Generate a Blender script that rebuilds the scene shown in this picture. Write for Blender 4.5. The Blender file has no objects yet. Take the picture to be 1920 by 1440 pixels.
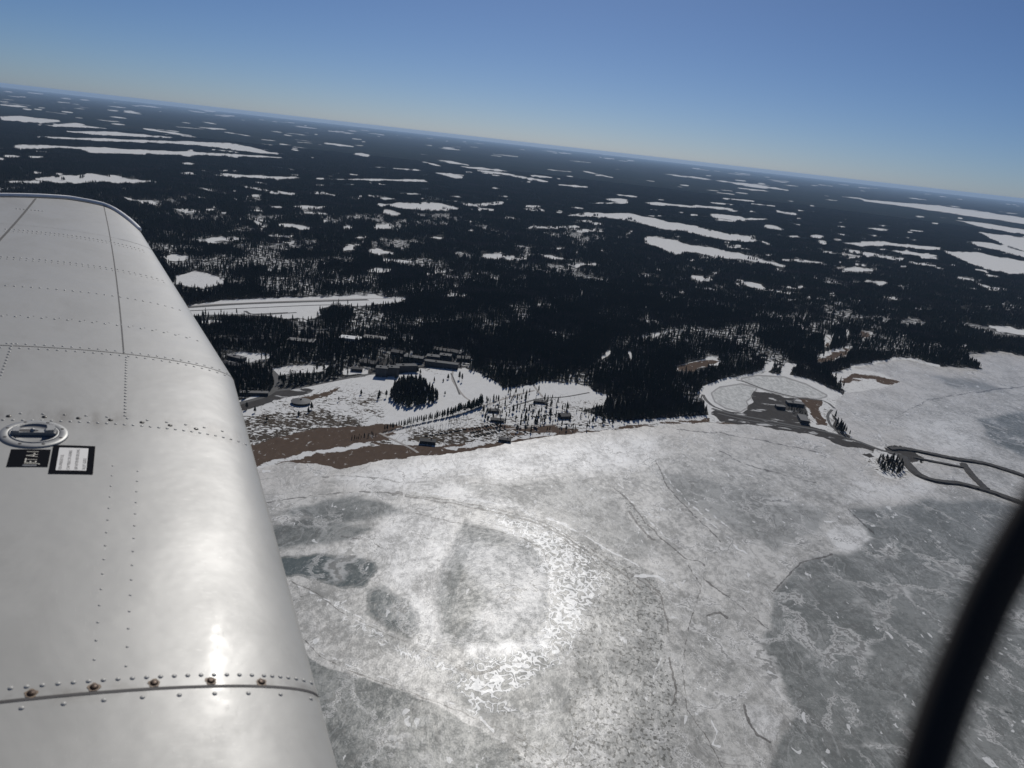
import bpy, math, random
import numpy as np
R = math.radians
C = bpy.context.scene.collection
random.seed(7)
rng = np.random.default_rng(11)

# ------------------------------------------------------------------ camera, sky, sun, exposure
H = 400.0                                   # flying height above the coast
SUN_AZ, SUN_EL = 1.5, 39.8                  # azimuth clockwise from +Y
PITCH, ROLL, FPX = 17.35, 6.45, 1450.0
scene = bpy.context.scene
cp, sp, cr, sr = math.cos(R(PITCH)), math.sin(R(PITCH)), math.cos(R(ROLL)), math.sin(R(ROLL))
r0 = np.array([1, 0, 0.]); u0 = np.array([0, sp, cp]); fw = np.array([0, cp, -sp])
M = np.stack([cr * r0 + sr * u0, -sr * r0 + cr * u0, -fw], 1)
from mathutils import Matrix, Vector, noise as mnoise
cam = bpy.data.objects.new('camera', bpy.data.cameras.new('camera')); C.objects.link(cam)
m4 = Matrix.Identity(4)
for i in range(3):
    for j in range(3): m4[i][j] = M[i, j]
m4[2][3] = H
cam.matrix_world = m4
cam.data.sensor_width = 36.0; cam.data.lens = 36.0 * FPX / 1920.0
cam.data.clip_start = 0.02; cam.data.clip_end = 300000
cam.data.dof.use_dof = True; cam.data.dof.focus_distance = 25.0; cam.data.dof.aperture_fstop = 9.0
scene.camera = cam
scene.view_settings.view_transform = 'Standard'; scene.view_settings.look = 'None'
scene.view_settings.gamma = 1; scene.view_settings.exposure = -0.1
scene.cycles.volume_bounces = 0; scene.cycles.max_bounces = 6; scene.cycles.diffuse_bounces = 2
scene.cycles.glossy_bounces = 2; scene.cycles.caustics_reflective = False; scene.cycles.caustics_refractive = False
scene.cycles.use_denoising = True
world = bpy.data.worlds.new('World'); scene.world = world; world.use_nodes = True
wn = world.node_tree; wn.nodes.clear()
sky = wn.nodes.new('ShaderNodeTexSky'); sky.sky_type = 'NISHITA'; sky.sun_disc = False
sky.sun_elevation = R(SUN_EL); sky.sun_rotation = R(SUN_AZ)
sky.altitude = 900; sky.air_density = 0.7; sky.dust_density = 0.8; sky.ozone_density = 10
bg = wn.nodes.new('ShaderNodeBackground'); bg.inputs['Strength'].default_value = 0.052
wo = wn.nodes.new('ShaderNodeOutputWorld')
wn.links.new(sky.outputs[0], bg.inputs[0]); wn.links.new(bg.outputs[0], wo.inputs[0])
sl = bpy.data.lights.new('sun', 'SUN'); sl.energy = 3.2; sl.angle = R(0.53); sl.color = (1, .965, .91)
sun = bpy.data.objects.new('sun', sl); C.objects.link(sun)
sdir = Vector((math.sin(R(SUN_AZ)) * math.cos(R(SUN_EL)), math.cos(R(SUN_AZ)) * math.cos(R(SUN_EL)), math.sin(R(SUN_EL))))
sun.rotation_euler = sdir.to_track_quat('Z', 'Y').to_euler(); sun.location = (0, 0, 900)

# ------------------------------------------------------------------ survey: bearings taken from the aircraft <-> map positions
def G(x, y):
    d = M @ np.array([(x - 960) / FPX, -(y - 720) / FPX, -1.0])
    t = -H / min(d[2], -1e-4)
    return float(d[0] * t), float(d[1] * t)
def survey(X, Y):
    P = np.stack([X, Y, np.full_like(X, -H)], -1) @ M
    w = np.maximum(-P[..., 2], 1e-3)
    return 960 + FPX * P[..., 0] / w, 720 - FPX * P[..., 1] / w

# ------------------------------------------------------------------ helpers
def mesh_obj(name, verts, faces, mats, parent=None, smooth=False, midx=None):
    me = bpy.data.meshes.new(name)
    me.from_pydata([tuple(map(float, v)) for v in verts], [], [tuple(f) for f in faces])
    for m in (mats if isinstance(mats, (list, tuple)) else [mats]): me.materials.append(m)
    if midx is not None: me.polygons.foreach_set('material_index', midx)
    if smooth: me.polygons.foreach_set('use_smooth', [True] * len(me.polygons))
    me.update()
    o = bpy.data.objects.new(name, me); C.objects.link(o)
    if parent is not None: o.parent = parent
    return o
def tag(o, label=None, cat=None, group=None, kind=None):
    if label: o['label'] = label
    if cat: o['category'] = cat
    if group: o['group'] = group
    if kind: o['kind'] = kind
    return o
def empty(name, loc, rz=0.0):
    o = bpy.data.objects.new(name, None); C.objects.link(o)
    o.location = loc; o.rotation_euler = (0, 0, rz); o.empty_display_size = 1
    return o
class MB:
    def __init__(s): s.v = []; s.f = []
    def box(s, x0, x1, y0, y1, z0, z1):
        n = len(s.v)
        s.v += [(x0,y0,z0),(x1,y0,z0),(x1,y1,z0),(x0,y1,z0),(x0,y0,z1),(x1,y0,z1),(x1,y1,z1),(x0,y1,z1)]
        s.f += [tuple(n+i for i in q) for q in ((0,3,2,1),(4,5,6,7),(0,1,5,4),(1,2,6,5),(2,3,7,6),(3,0,4,7))]
        return s
    def prism(s, pts, z0, z1):
        n = len(s.v); k = len(pts)
        s.v += [(x,y,z0) for x,y in pts] + [(x,y,z1) for x,y in pts]
        s.f += [tuple(n+k+i for i in range(k)), tuple(n+k-1-i for i in range(k))]
        s.f += [(n+i, n+(i+1)%k, n+k+(i+1)%k, n+k+i) for i in range(k)]
        return s
    def gable(s, x0, x1, y0, y1, z0, z1):
        n = len(s.v); ym = (y0+y1)/2
        s.v += [(x0,y0,z0),(x1,y0,z0),(x1,y1,z0),(x0,y1,z0),(x0,ym,z1),(x1,ym,z1)]
        s.f += [tuple(n+i for i in q) for q in ((0,1,5,4),(2,3,4,5),(1,2,5),(3,0,4),(0,3,2,1))]
        return s
    def build(s, name, mat, parent=None, smooth=False): return mesh_obj(name, s.v, s.f, mat, parent, smooth)

# node helpers
def new_mat(name):
    m = bpy.data.materials.new(name); m.use_nodes = True
    nt = m.node_tree; b = nt.nodes['Principled BSDF']
    return m, nt, b
class NT:
    def __init__(s, nt): s.nt = nt
    def val(s, x, sock):
        if hasattr(x, 'is_linked') or isinstance(x, bpy.types.NodeSocket): s.nt.links.new(x, sock)
        else: sock.default_value = x
    def math(s, op, a, b=0.0, c=None, clamp=False):
        n = s.nt.nodes.new('ShaderNodeMath'); n.operation = op; n.use_clamp = clamp
        s.val(a, n.inputs[0]); s.val(b, n.inputs[1])
        if c is not None: s.val(c, n.inputs[2])
        return n.outputs[0]
    def attr(s, name):
        n = s.nt.nodes.new('ShaderNodeAttribute'); n.attribute_name = name; return n.outputs['Fac']
    def pos(s):
        return s.nt.nodes.new('ShaderNodeTexCoord').outputs['Object']
    def map(s, v, scale=(1,1,1), rot=0, loc=(0,0,0)):
        n = s.nt.nodes.new('ShaderNodeMapping'); s.nt.links.new(v, n.inputs[0])
        n.inputs['Scale'].default_value = scale; n.inputs['Rotation'].default_value = (0,0,rot); n.inputs['Location'].default_value = loc
        return n.outputs[0]
    def noise(s, v, scale, detail=4, rough=.55, dist=0.0, out=0):
        n = s.nt.nodes.new('ShaderNodeTexNoise'); s.nt.links.new(v, n.inputs['Vector'])
        n.inputs['Scale'].default_value = scale; n.inputs['Detail'].default_value = detail
        n.inputs['Roughness'].default_value = rough; n.inputs['Distortion'].default_value = dist
        return n.outputs[out]
    def voro(s, v, scale, feature='F1', rnd=1.0):
        n = s.nt.nodes.new('ShaderNodeTexVoronoi'); s.nt.links.new(v, n.inputs['Vector'])
        n.feature = feature; n.inputs['Scale'].default_value = scale; n.inputs['Randomness'].default_value = rnd
        return n.outputs[0]
    def ramp(s, x, a, b, clampit=True):
        n = s.nt.nodes.new('ShaderNodeMapRange'); n.interpolation_type = 'SMOOTHSTEP'
        s.val(x, n.inputs[0]); n.inputs[1].default_value = a; n.inputs[2].default_value = b
        return n.outputs[0]
    def mix(s, f, a, b):
        n = s.nt.nodes.new('ShaderNodeMix'); n.data_type = 'RGBA'
        s.val(f, n.inputs[0])
        for x, i in ((a, 6), (b, 7)):
            if isinstance(x, (tuple, list)): n.inputs[i].default_value = (*x[:3], 1)
            else: s.nt.links.new(x, n.inputs[i])
        return n.outputs[2]
    def mixf(s, f, a, b):
        n = s.nt.nodes.new('ShaderNodeMix'); n.data_type = 'FLOAT'
        s.val(f, n.inputs[0]); s.val(a, n.inputs[2]); s.val(b, n.inputs[3])
        return n.outputs[0]
    def bump(s, h, strength, dist):
        n = s.nt.nodes.new('ShaderNodeBump'); s.nt.links.new(h, n.inputs['Height'])
        n.inputs['Strength'].default_value = strength; n.inputs['Distance'].default_value = dist
        return n.outputs[0]

def simple(name, col, rough=.7, var=.25, scale=.5, metal=0.0, bumpd=0.0):
    m, nt, b = new_mat(name); t = NT(nt); p = t.pos()
    f = t.noise(p, scale, 4)
    d = tuple(c * (1 - var) for c in col); l = tuple(min(1, c * (1 + var)) for c in col)
    nt.links.new(t.mix(f, d, l), b.inputs['Base Color'])
    b.inputs['Roughness'].default_value = rough; b.inputs['Metallic'].default_value = metal
    if bumpd: nt.links.new(t.bump(f, .5, bumpd), b.inputs['Normal'])
    return m

# ------------------------------------------------------------------ the map of the coast (outlines taken as bearings from the aircraft)
LAND = [(-2600,1900),(-900,1500),(-200,1200),(300,962),(480,878),(540,866),(600,871),(640,880),(690,868),(760,858),(862,849),(950,832),(1050,815),
 (1150,806),(1250,797),(1330,793),(1400,797),(1480,808),(1530,817),(1590,838),(1640,846),(1640,838),(1600,826),(1578,800),(1560,775),(1568,752),
 (1585,738),(1640,730),(1692,716),(1650,700),(1600,690),(1690,672),(1760,688),(1842,692),(1812,666),(1870,658),(1940,672),(2100,690),(2600,740),(3600,800),
 (3600,200),(-2600,-500)]
HEAD = [(1640,836),(1690,836),(1718,849),(1740,864),(1714,869),(1690,860),(1660,850)]
ISLET = [(1618,850),(1640,846),(1662,850),(1690,852),(1712,868),(1702,890),(1690,900),(1662,896),(1640,880),(1622,862)]
OPEN = [ # snowy openings: fields, bogs, lakes, the airstrip
 [(0,218),(35,217),(110,225),(115,228),(75,232),(0,226)],[(30,231),(90,234),(130,231),(200,241),(100,238)],
 [(118,245),(220,247),(320,257),(325,260),(180,253),(125,248)],
 [(62,255),(270,262),(430,268),(470,275),(500,283),(540,291),(480,287),(400,276),(350,271),(200,265),(65,258)],
 [(30,270),(60,271),(180,276),(350,284),(500,292),(562,298),(400,292),(300,290),(240,289),(160,286),(150,280),(110,277),(60,280),(0,279),(-60,277),(-60,274),(20,276)],
 [(5,290),(80,294),(60,296),(5,293)],
 [(45,333),(85,331),(165,326),(215,329),(295,341),(240,343),(190,341),(150,344),(85,341),(60,334)],
 [(408,325),(430,326),(560,332),(568,334),(520,336),(440,332)],[(422,347),(480,351),(560,364),(510,363),(480,355)],
 [(222,367),(280,377),(318,386),(280,385),(255,375)],[(320,389),(345,390),(388,402),(350,398)],[(345,362),(405,378),(385,375)],
 [(575,332),(640,335),(700,335),(795,337),(810,345),(795,341),(600,337)],
 [(705,382),(760,380),(820,379),(865,390),(860,394),(800,395),(750,390),(715,388)],
 [(855,382),(900,380),(943,377),(945,382),(900,388),(870,387)],[(710,394),(740,396),(752,402),(735,404)],
 [(1064,404),(1100,398),(1180,400),(1240,412),(1310,425),(1360,438),(1420,447),(1420,455),(1395,455),(1340,447),(1290,435),(1240,430),(1180,413),(1130,408)],
 [(1208,447),(1230,443),(1280,455),(1340,465),(1400,478),(1458,495),(1445,495),(1380,487),(1290,472),(1265,478),(1235,464),(1212,457)],
 [(1605,370),(1650,377),(1760,385),(1830,395),(1920,408),(2100,424),(2100,446),(1920,420),(1850,410),(1760,397),(1680,385),(1620,377)],
 [(1790,412),(1860,420),(1920,430),(2100,446),(2100,462),(1920,440),(1850,428)],[(1835,435),(1920,445),(2100,462),(2100,485),(1920,470),(1870,455)],
 [(1800,452),(1860,455),(1920,472),(2100,490),(2100,505),(1920,482),(1850,465)],
 [(1765,470),(1830,473),(1920,490),(2100,512),(2100,540),(1920,515),(1860,508),(1800,488)],
 [(1575,455),(1650,452),(1720,460),(1775,467),(1740,468),(1660,460),(1610,463)],[(1575,465),(1640,475),(1700,485),(1690,490),(1640,482),(1580,472)],
 [(1645,466),(1700,470),(1755,480),(1740,482),(1690,475)],[(1765,493),(1860,508),(1850,511),(1780,498)],
 [(1385,528),(1410,527),(1440,540),(1490,548),(1480,551),(1430,543),(1400,537)],[(1855,612),(1880,610),(1940,622),(2040,634),(2040,642),(1940,632),(1880,622)],
 [(330,515),(370,508),(410,520),(425,530),(375,540),(320,532)],
 [(300,585),(350,574),(420,562),(560,557),(700,553),(765,560),(745,566),(690,573),(620,573),(600,580),(604,588),(590,597),(540,598),(490,592),(400,590),(300,597)],
 [(418,668),(450,659),(500,664),(506,672),(470,680),(440,676)],[(500,692),(560,685),(620,685),(612,695),(560,700),(515,704)],
 [(640,692),(680,690),(700,694),(690,702),(645,703)],
 [(1120,677),(1140,657),(1146,660),(1136,670)],[(1176,660),(1185,657),(1182,676)],
 [(1262,691),(1290,680),(1330,671),(1352,676),(1350,684),(1300,693),(1268,695)],
 [(1308,742),(1318,724),(1350,712),(1392,702),(1440,699),(1482,702),(1530,716),(1585,742),(1575,760),(1560,780),(1575,818),(1500,812),(1400,792),(1330,780),(1325,762)],
 [(1540,628),(1560,630),(1556,651),(1545,650)],[(1583,613),(1600,630),(1588,632)],[(1612,620),(1635,624),(1618,638)],
 [(1530,674),(1560,662),(1592,654),(1602,658),(1562,674),(1540,678)],[(1425,693),(1448,676),(1455,684),(1440,700)],[(1460,700),(1478,680),(1490,684),(1480,704)],
 [(430,900),(440,752),(500,738),(560,726),(640,710),(700,703),(752,692),(800,687),(862,687),(905,703),(950,728),(1000,722),(1012,716),(1080,720),
  (1140,742),(1136,756),(1090,770),(1140,785),(1210,795),(1245,792),(1310,783),(1345,790),(1345,830),(900,880),(430,930)],
 [(1180,788),(1330,778),(1345,772),(1400,785),(1480,795),(1560,808),(1640,832),(1700,845),(1700,870),(1600,860),(1300,815),(1150,815)],
 [(1610,845),(1700,840),(1730,870),(1690,910),(1640,900)],
 [(1560,700),(1610,684),(1690,668),(1762,684),(1775,720),(1600,760)],
]
CAPS = [ # (x0,y0,x1,y1,half width)
 (0,341,88,342,1.6),(0,196,48,201,1.4),(125,232,160,234,2),(520,421,590,427,3),(475,415,503,427,2),(418,413,455,420,1.5),(535,387,615,389,2),(590,360,632,367,1.2),
 (200,206,225,208,1),(232,208,265,212,1.2),(267,241,360,255,1.2),(378,228,408,233,1),(380,239,425,243,1),(418,247,470,255,1),(372,205,405,209,1.5),(250,252,330,258,1.2),
 (607,268,663,275,1.5),(665,288,695,292,2),(700,313,795,320,1),(790,303,835,314,1.5),(810,323,872,334,2.5),(640,427,662,426,3),(640,468,662,462,4),(700,424,738,426,4),
 (985,427,1100,425,2),(1110,381,1180,380,1.2),(1135,373,1178,378,2.5),(1170,435,1185,437,2),(815,299,880,310,1.5),(860,312,960,322,1.6),(880,318,980,330,1.4),(940,326,1040,343,1.6),(990,328,1055,336,1.4),(865,322,930,326,1.2),
 (1040,346,1105,351,1.5),(1240,325,1340,338,1),(1340,338,1480,357,1.8),(1090,320,1150,333,1.2),(1205,380,1300,388,2.2),(1240,384,1340,390,1.2),(1330,403,1400,412,3),(1300,385,1375,393,1.5),
 (1400,411,1440,411,1.2),(1450,395,1497,403,2),(1490,394,1535,398,1),(1430,422,1475,432,2),(1470,443,1505,444,1.6),(1510,441,1548,446,2.5),(1530,452,1552,457,3),(1700,490,1760,500,1.5),
 (1580,505,1640,507,3),(1600,496,1645,499,2),(1645,499,1642,506,1.5),(1465,485,1540,493,2),(1295,518,1340,524,3),(1365,526,1395,527,1.5),(1620,527,1665,531,2.5),(1628,428,1682,433,1.2),(1695,435,1715,436,1),
 (1545,548,1570,552,1.5),(1765,515,1830,527,1.5),(1830,532,1890,545,1.5),(1410,446,1450,460,1.5),
 (370,449,460,447,3),(500,443,550,441,2),(300,482,352,483,5),(370,604,420,602,2.5),(825,555,875,552,2.5),(690,508,740,505,3),(800,513,850,507,2.5),(685,471,742,474,3.5),(895,479,990,486,3.5),
 (1000,476,1060,486,2),(1063,497,1120,495,2.5),(1088,542,1092,552,2),(715,488,770,490,3),
 (897,385,903,415,2.2),(903,415,965,448,.5),(1320,672,1345,672,3),(1530,668,1600,650,2.5),(1410,700,1470,686,2.5),(1200,632,1250,623,2),
 (1500,612,1545,628,1.5),(1540,404,1538,410,1.5),(560,602,580,604,2.5)]
SPARSE = [ # (x0,y0,x1,y1,half width, share of trees kept)
 (320,500,420,485,8,.35),(420,483,560,500,6,.5),(510,507,590,505,5,.3),(490,525,575,524,6,.35),(545,520,640,512,6,.4),(700,459,780,455,4,.4),(612,413,722,408,6,.3),(780,419,835,421,4,.4),(785,404,868,410,3,.35),
 (750,492,835,497,6,.4),(1030,440,1135,446,4,.4),(1060,490,1110,496,4,.4),(330,400,420,412,6,.55),(300,440,420,452,6,.6),(1240,558,1340,567,4,.35),(1340,567,1400,590,4,.4),(1205,630,1330,625,5,.35),(1330,627,1420,612,6,.4),
 (1480,590,1680,622,5,.4),(1670,640,1760,652,6,.45),(1400,620,1500,612,5,.45),(1760,600,1900,630,4,.6),(1300,655,1340,675,8,.45),(1500,560,1600,580,6,.6),(1060,515,1180,540,5,.6),(940,500,1100,515,7,.6),
 (600,550,860,545,3,.5),(760,540,900,525,8,.6),(560,560,700,548,4,.5),(450,655,760,650,16,.85),(440,690,620,690,22,.85),(640,680,860,672,16,.6),(860,690,960,700,14,.85),(1270,720,1320,760,10,.6),
 (440,615,820,600,6,.7),(560,625,740,630,10,.6),(1120,690,1200,680,14,.7),(1395,650,1470,670,12,.5),(1600,640,1700,650,14,.5),(1700,660,1820,665,10,.6),(1180,640,1330,640,10,.65),(660,575,690,600,8,.4)]
SAND = [ [(440,850),(470,835),(520,820),(580,805),(650,797),(720,804),(745,814),(715,820),(650,830),(590,842),(540,856),(490,872),(440,890)],
 [(490,878),(530,866),(565,862),(590,850),(640,846),(680,838),(730,835),(762,842),(800,838),(868,846),(866,852),(800,856),(760,862),(700,870),(650,884),(612,876),(575,868),(530,874)],
 [(640,806),(700,795),(760,800),(720,812),(660,816)],[(560,745),(600,735),(640,728),(610,745),(585,752)],
 [(868,850),(960,838),(1052,820),(1062,812),(1010,818),(950,826),(890,838)],[(1040,818),(1052,806),(1070,803),(1090,812),(1120,812),(1080,820)],
 [(1140,806),(1230,797),(1330,792),(1330,786),(1240,792),(1180,798)],
 [(690,880),(700,868),(712,868),(706,884)],[(752,868),(760,858),(778,860),(772,872),(790,880),(766,874)],[(818,858),(845,857),(842,862),(822,862)],
 [(1262,691),(1290,682),(1330,675),(1350,678),(1345,684),(1300,693),(1268,695)],
 [(1530,674),(1560,664),(1592,656),(1600,659),(1562,674),(1540,678)],[(1612,622),(1632,626),(1618,636)],[(1548,640),(1556,641),(1555,650),(1547,650)],
 [(1575,712),(1600,700),(1640,705),(1688,712),(1694,722),(1670,722),(1640,712),(1600,712),(1580,722)],
 [(1500,746),(1548,748),(1540,756),(1535,770),(1548,796),(1530,795),(1520,770),(1505,760)]]
SANDL = [([(860,846),(900,842),(950,835),(1000,825),(1052,818)],4.5),([(1052,818),(1110,811),(1180,806),(1260,799),(1330,796),(1400,799)],3.8),([(560,843),(620,838),(680,826),(730,822)],4),([(700,832),(760,838),(830,840),(870,832)],3),([(870,805),(930,800),(990,806),(1040,800)],2.5),([(960,815),(1020,808),(1080,806)],2.5),([(560,868),(600,876),(660,880),(720,866)],3)]
GRAVEL = [ [(1400,732),(1440,736),(1470,744),(1500,748),(1515,770),(1520,800),(1560,812),(1600,826),(1640,842),(1636,848),(1580,836),(1530,820),(1480,810),(1400,799),(1350,790),(1335,776),(1340,768),(1390,776),(1402,768),(1410,750)],
 [(1618,852),(1634,849),(1640,856),(1630,860)],[(1655,838),(1690,838),(1716,850),(1736,862),(1712,866),(1690,858),(1668,850)],
 [(450,757),(520,733),(560,726),(590,730),(560,742),(520,748),(490,760),(455,770)],[(536,630),(600,622),(690,620),(720,628),(670,640),(590,646),(540,646)],
 [(430,672),(470,676),(450,690),(425,690)],[(700,672),(760,668),(860,672),(866,690),(790,690),(740,703),(690,700)],
 [(1500,812),(1540,818),(1560,826),(1580,840),(1540,830)],
 [(1560,775),(1568,770),(1575,800),(1600,826),(1580,820),(1562,800)]]
POND = [ [(1336,738),(1350,728),(1390,722),(1417,728),(1405,746),(1396,752),(1402,762),(1388,770),(1362,764),(1342,752)],
 [(1392,711),(1420,706),(1470,709),(1510,722),(1548,742),(1535,746),(1500,745),(1450,735),(1415,722)]]
DARKICE = [ # (outline, strength, softness)
 ([(1450,1110),(1490,1060),(1530,1040),(1590,1036),(1632,1010),(1600,968),(1590,955),(1680,947),(1740,934),(1800,940),(1850,935),(1950,955),(2300,1000),(2600,1900),(1500,1900),(1440,1440),(1490,1340),(1450,1250),(1425,1200),(1445,1170)],.70,9),
 ([(560,1215),(600,1240),(650,1262),(720,1288),(800,1318),(870,1348),(940,1388),(1000,1440),(1100,1600),(900,1900),(400,1900),(380,1200)],1.0,3),
 ([(500,1040),(600,1036),(670,1045),(700,1060),(706,1078),(680,1104),(640,1102),(600,1088),(560,1080),(500,1080)],1.6,5),
 ([(690,1112),(720,1103),(750,1120),(785,1150),(788,1180),(768,1192),(730,1178),(690,1150)],1.5,10),
 ([(500,990),(560,975),(650,980),(700,992),(640,1015),(500,1025)],.95,9),
 ([(870,975),(900,985),(1000,1010),(1030,1060),(1030,1150),(990,1210),(900,1210),(850,1215),(815,1150),(835,1080),(860,1010)],1.0,9),([(835,1050),(890,990),(905,1010),(870,1100),(850,1210),(830,1200),(820,1120)],1.25,10),([(870,1240),(1010,1220),(1060,1250),(1000,1290),(900,1290)],.95,12),([(660,925),(720,935),(760,960),(640,985),(560,975),(520,960)],.75,9),
 ([(1830,785),(1920,772),(2300,780),(2300,940),(1960,880),(1870,835)],.85,8),
 ([(1210,875),(1330,890),(1480,930),(1560,955),(1540,1000),(1450,1040),(1350,985),(1260,935)],.5,12),
 ([(830,905),(1000,897),(1100,892),(1150,920),(1180,960),(1250,1050),(1190,1055),(1100,1010),(1000,960),(900,935)],.45,10),
 ([(1240,1120),(1300,1100),(1400,1180),(1440,1260),(1460,1330),(1400,1440),(1280,1440),(1280,1250)],.3,20),
 ([(1720,700),(1850,710),(1900,740),(1800,735)],.6,8),([(880,1230),(1000,1240),(1080,1260),(1120,1440),(1000,1440),(900,1350),(820,1310),(840,1260)],.6,22),
 ([(1500,1040),(1600,960),(1620,1000)],.2,5)]
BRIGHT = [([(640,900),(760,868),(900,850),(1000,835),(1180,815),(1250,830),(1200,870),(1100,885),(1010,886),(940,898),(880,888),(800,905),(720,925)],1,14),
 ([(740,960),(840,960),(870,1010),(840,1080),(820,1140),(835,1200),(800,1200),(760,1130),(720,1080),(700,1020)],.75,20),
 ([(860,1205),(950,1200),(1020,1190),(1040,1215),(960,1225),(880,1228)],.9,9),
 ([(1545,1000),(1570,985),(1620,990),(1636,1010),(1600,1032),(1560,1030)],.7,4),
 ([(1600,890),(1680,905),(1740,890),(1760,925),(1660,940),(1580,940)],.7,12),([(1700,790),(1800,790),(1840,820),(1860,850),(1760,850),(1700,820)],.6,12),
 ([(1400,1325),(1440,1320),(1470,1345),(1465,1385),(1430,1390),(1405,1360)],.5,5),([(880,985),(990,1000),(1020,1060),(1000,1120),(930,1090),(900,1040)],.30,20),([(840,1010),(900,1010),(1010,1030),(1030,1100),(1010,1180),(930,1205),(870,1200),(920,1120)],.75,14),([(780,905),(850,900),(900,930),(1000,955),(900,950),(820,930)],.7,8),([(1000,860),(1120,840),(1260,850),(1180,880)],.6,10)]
BLOB = [([(900,950),(1040,985),(1110,1030),(1140,1090),(1100,1180),(1060,1240),(960,1300),(900,1340),(860,1290),(890,1235),(1000,1215),(1030,1120),(1010,1040),(940,985)],1,22),
 ([(580,1110),(640,1130),(760,1200),(860,1240),(960,1300),(980,1350),(900,1340),(780,1260),(660,1190)],.55,18),([(1250,1190),(1350,1150),(1400,1250),(1380,1400),(1280,1420)],.35,25),
 ([(1200,860),(1330,880),(1480,910),(1400,960),(1250,920)],.3,15)]
SPOT = [([(1040,1000),(1150,1040),(1220,1085),(1256,1150),(1240,1220),(1268,1300),(1270,1440),(1300,1600),(1060,1600),(1070,1440),(1060,1330),(1090,1200),(1130,1110)],1,14),
 ([(940,1330),(1000,1380),(1060,1420),(1060,1600),(960,1500)],.7,16),([(1150,910),(1200,960),(1230,1000),(1215,1000),(1180,960)],.7,6)]
CRACK = [([(760,930),(870,948),(950,966),(1012,983),(1062,1008),(1112,1040),(1160,1070),(1205,1105)],1.5),([(1040,1000),(1100,1040),(1150,1080),(1190,1120)],1.2),([(1180,960),(1215,1005),(1228,1012)],2.0),([(1250,1160),(1255,1185)],1.5),([(890,905),(960,912),(1060,905),(1110,900)],.7),([(640,1005),(690,1012),(720,1030)],.8),([(720,924),(750,926),(800,932),(870,942),(950,960),(1010,976),(1060,1001),(1110,1031),(1160,1060),(1200,1088),(1240,1120),(1252,1160)],1.1),
 ([(500,942),(540,936),(600,927),(680,921),(750,925)],1.0),([(1150,915),(1180,940),(1210,978),(1240,1010),(1290,1050),(1312,1052),(1320,1060)],1.3),
 ([(1230,865),(1250,910),(1300,965),(1352,1015)],1.0),([(560,1190),(600,1230),(650,1256),(720,1281),(800,1310),(870,1336),(910,1356),(960,1375),(1000,1400),(1030,1420),(1080,1470)],.9),
 ([(545,1090),(590,1110),(630,1140),(680,1170),(740,1195),(790,1215),(850,1240),(885,1262),(915,1258),(960,1242),(1010,1236)],.9),
 ([(855,1250),(885,1262),(900,1263),(918,1257),(935,1250)],2.4),([(736,928),(745,924),(753,927)],2.6),([(1290,1060),(1315,1100),(1290,1180),(1280,1250),(1288,1330),(1330,1390),(1360,1450)],.9),
 ([(1318,1085),(1380,1130),(1440,1180)],1.0),([(1395,1322),(1402,1350),(1420,1378),(1445,1392)],2.2),([(1350,845),(1390,868),(1450,885),(1530,905)],.8),([(1325,1155),(1350,1148),(1362,1158)],2.0),
 ([(1060,1440),(1075,1370),(1095,1355)],.8),([(1210,1085),(1240,1115),(1250,1160)],1.6),([(1255,1235),(1268,1290),(1262,1320)],2.0),([(770,960),(830,975),(900,990),(970,1005),(1040,1040)],.7),
 ([(1590,955),(1610,975),(1640,1000)],1.2),([(1450,1110),(1500,1055),(1560,1040)],1.4),([(1680,780),(1740,750),(1830,735),(1920,725)],.9),([(1660,810),(1670,790),(1700,775)],.6),([(1270,805),(1350,812),(1450,830),(1540,850)],.9),([(600,895),(650,892),(700,895),(752,905)],.8)]
WHITE = [([(760,918),(870,934),(960,950),(1020,968),(1075,992),(1130,1024),(1180,1052)],1.6),([(560,1100),(620,1128),(690,1166),(760,1198),(830,1218)],1.2),([(600,1222),(660,1250),(740,1278),(820,1308),(890,1336)],.8),([(1168,925),(1196,952),(1226,986),(1262,1020)],.9),([(1245,890),(1290,940),(1340,988),(1372,1012)],1.1),([(860,890),(910,887),(935,898),(955,898),(980,890),(1010,885),(1100,884)],1.2),([(985,962),(1010,968),(1060,984),(1110,1012),(1160,1042),(1200,1062)],1.8),
 ([(1300,935),(1330,960),(1370,992)],1.2),([(1360,1008),(1385,1030),(1400,1036)],1.6),([(905,975),(940,990),(975,1008)],1.2),([(655,1155),(690,1175),(720,1195)],1.4),([(1190,1080),(1235,1082),(1245,1090)],3),
 ([(1335,1350),(1345,1375),(1335,1395),(1350,1400)],1.8),([(1225,1270),(1232,1250),(1240,1235)],2),([(900,1345),(915,1360),(925,1372)],3),([(1070,1350),(1080,1400),(1105,1430)],1.2),([(1545,978),(1570,978)],1.6),([(640,860),(700,855)],1)]

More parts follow.
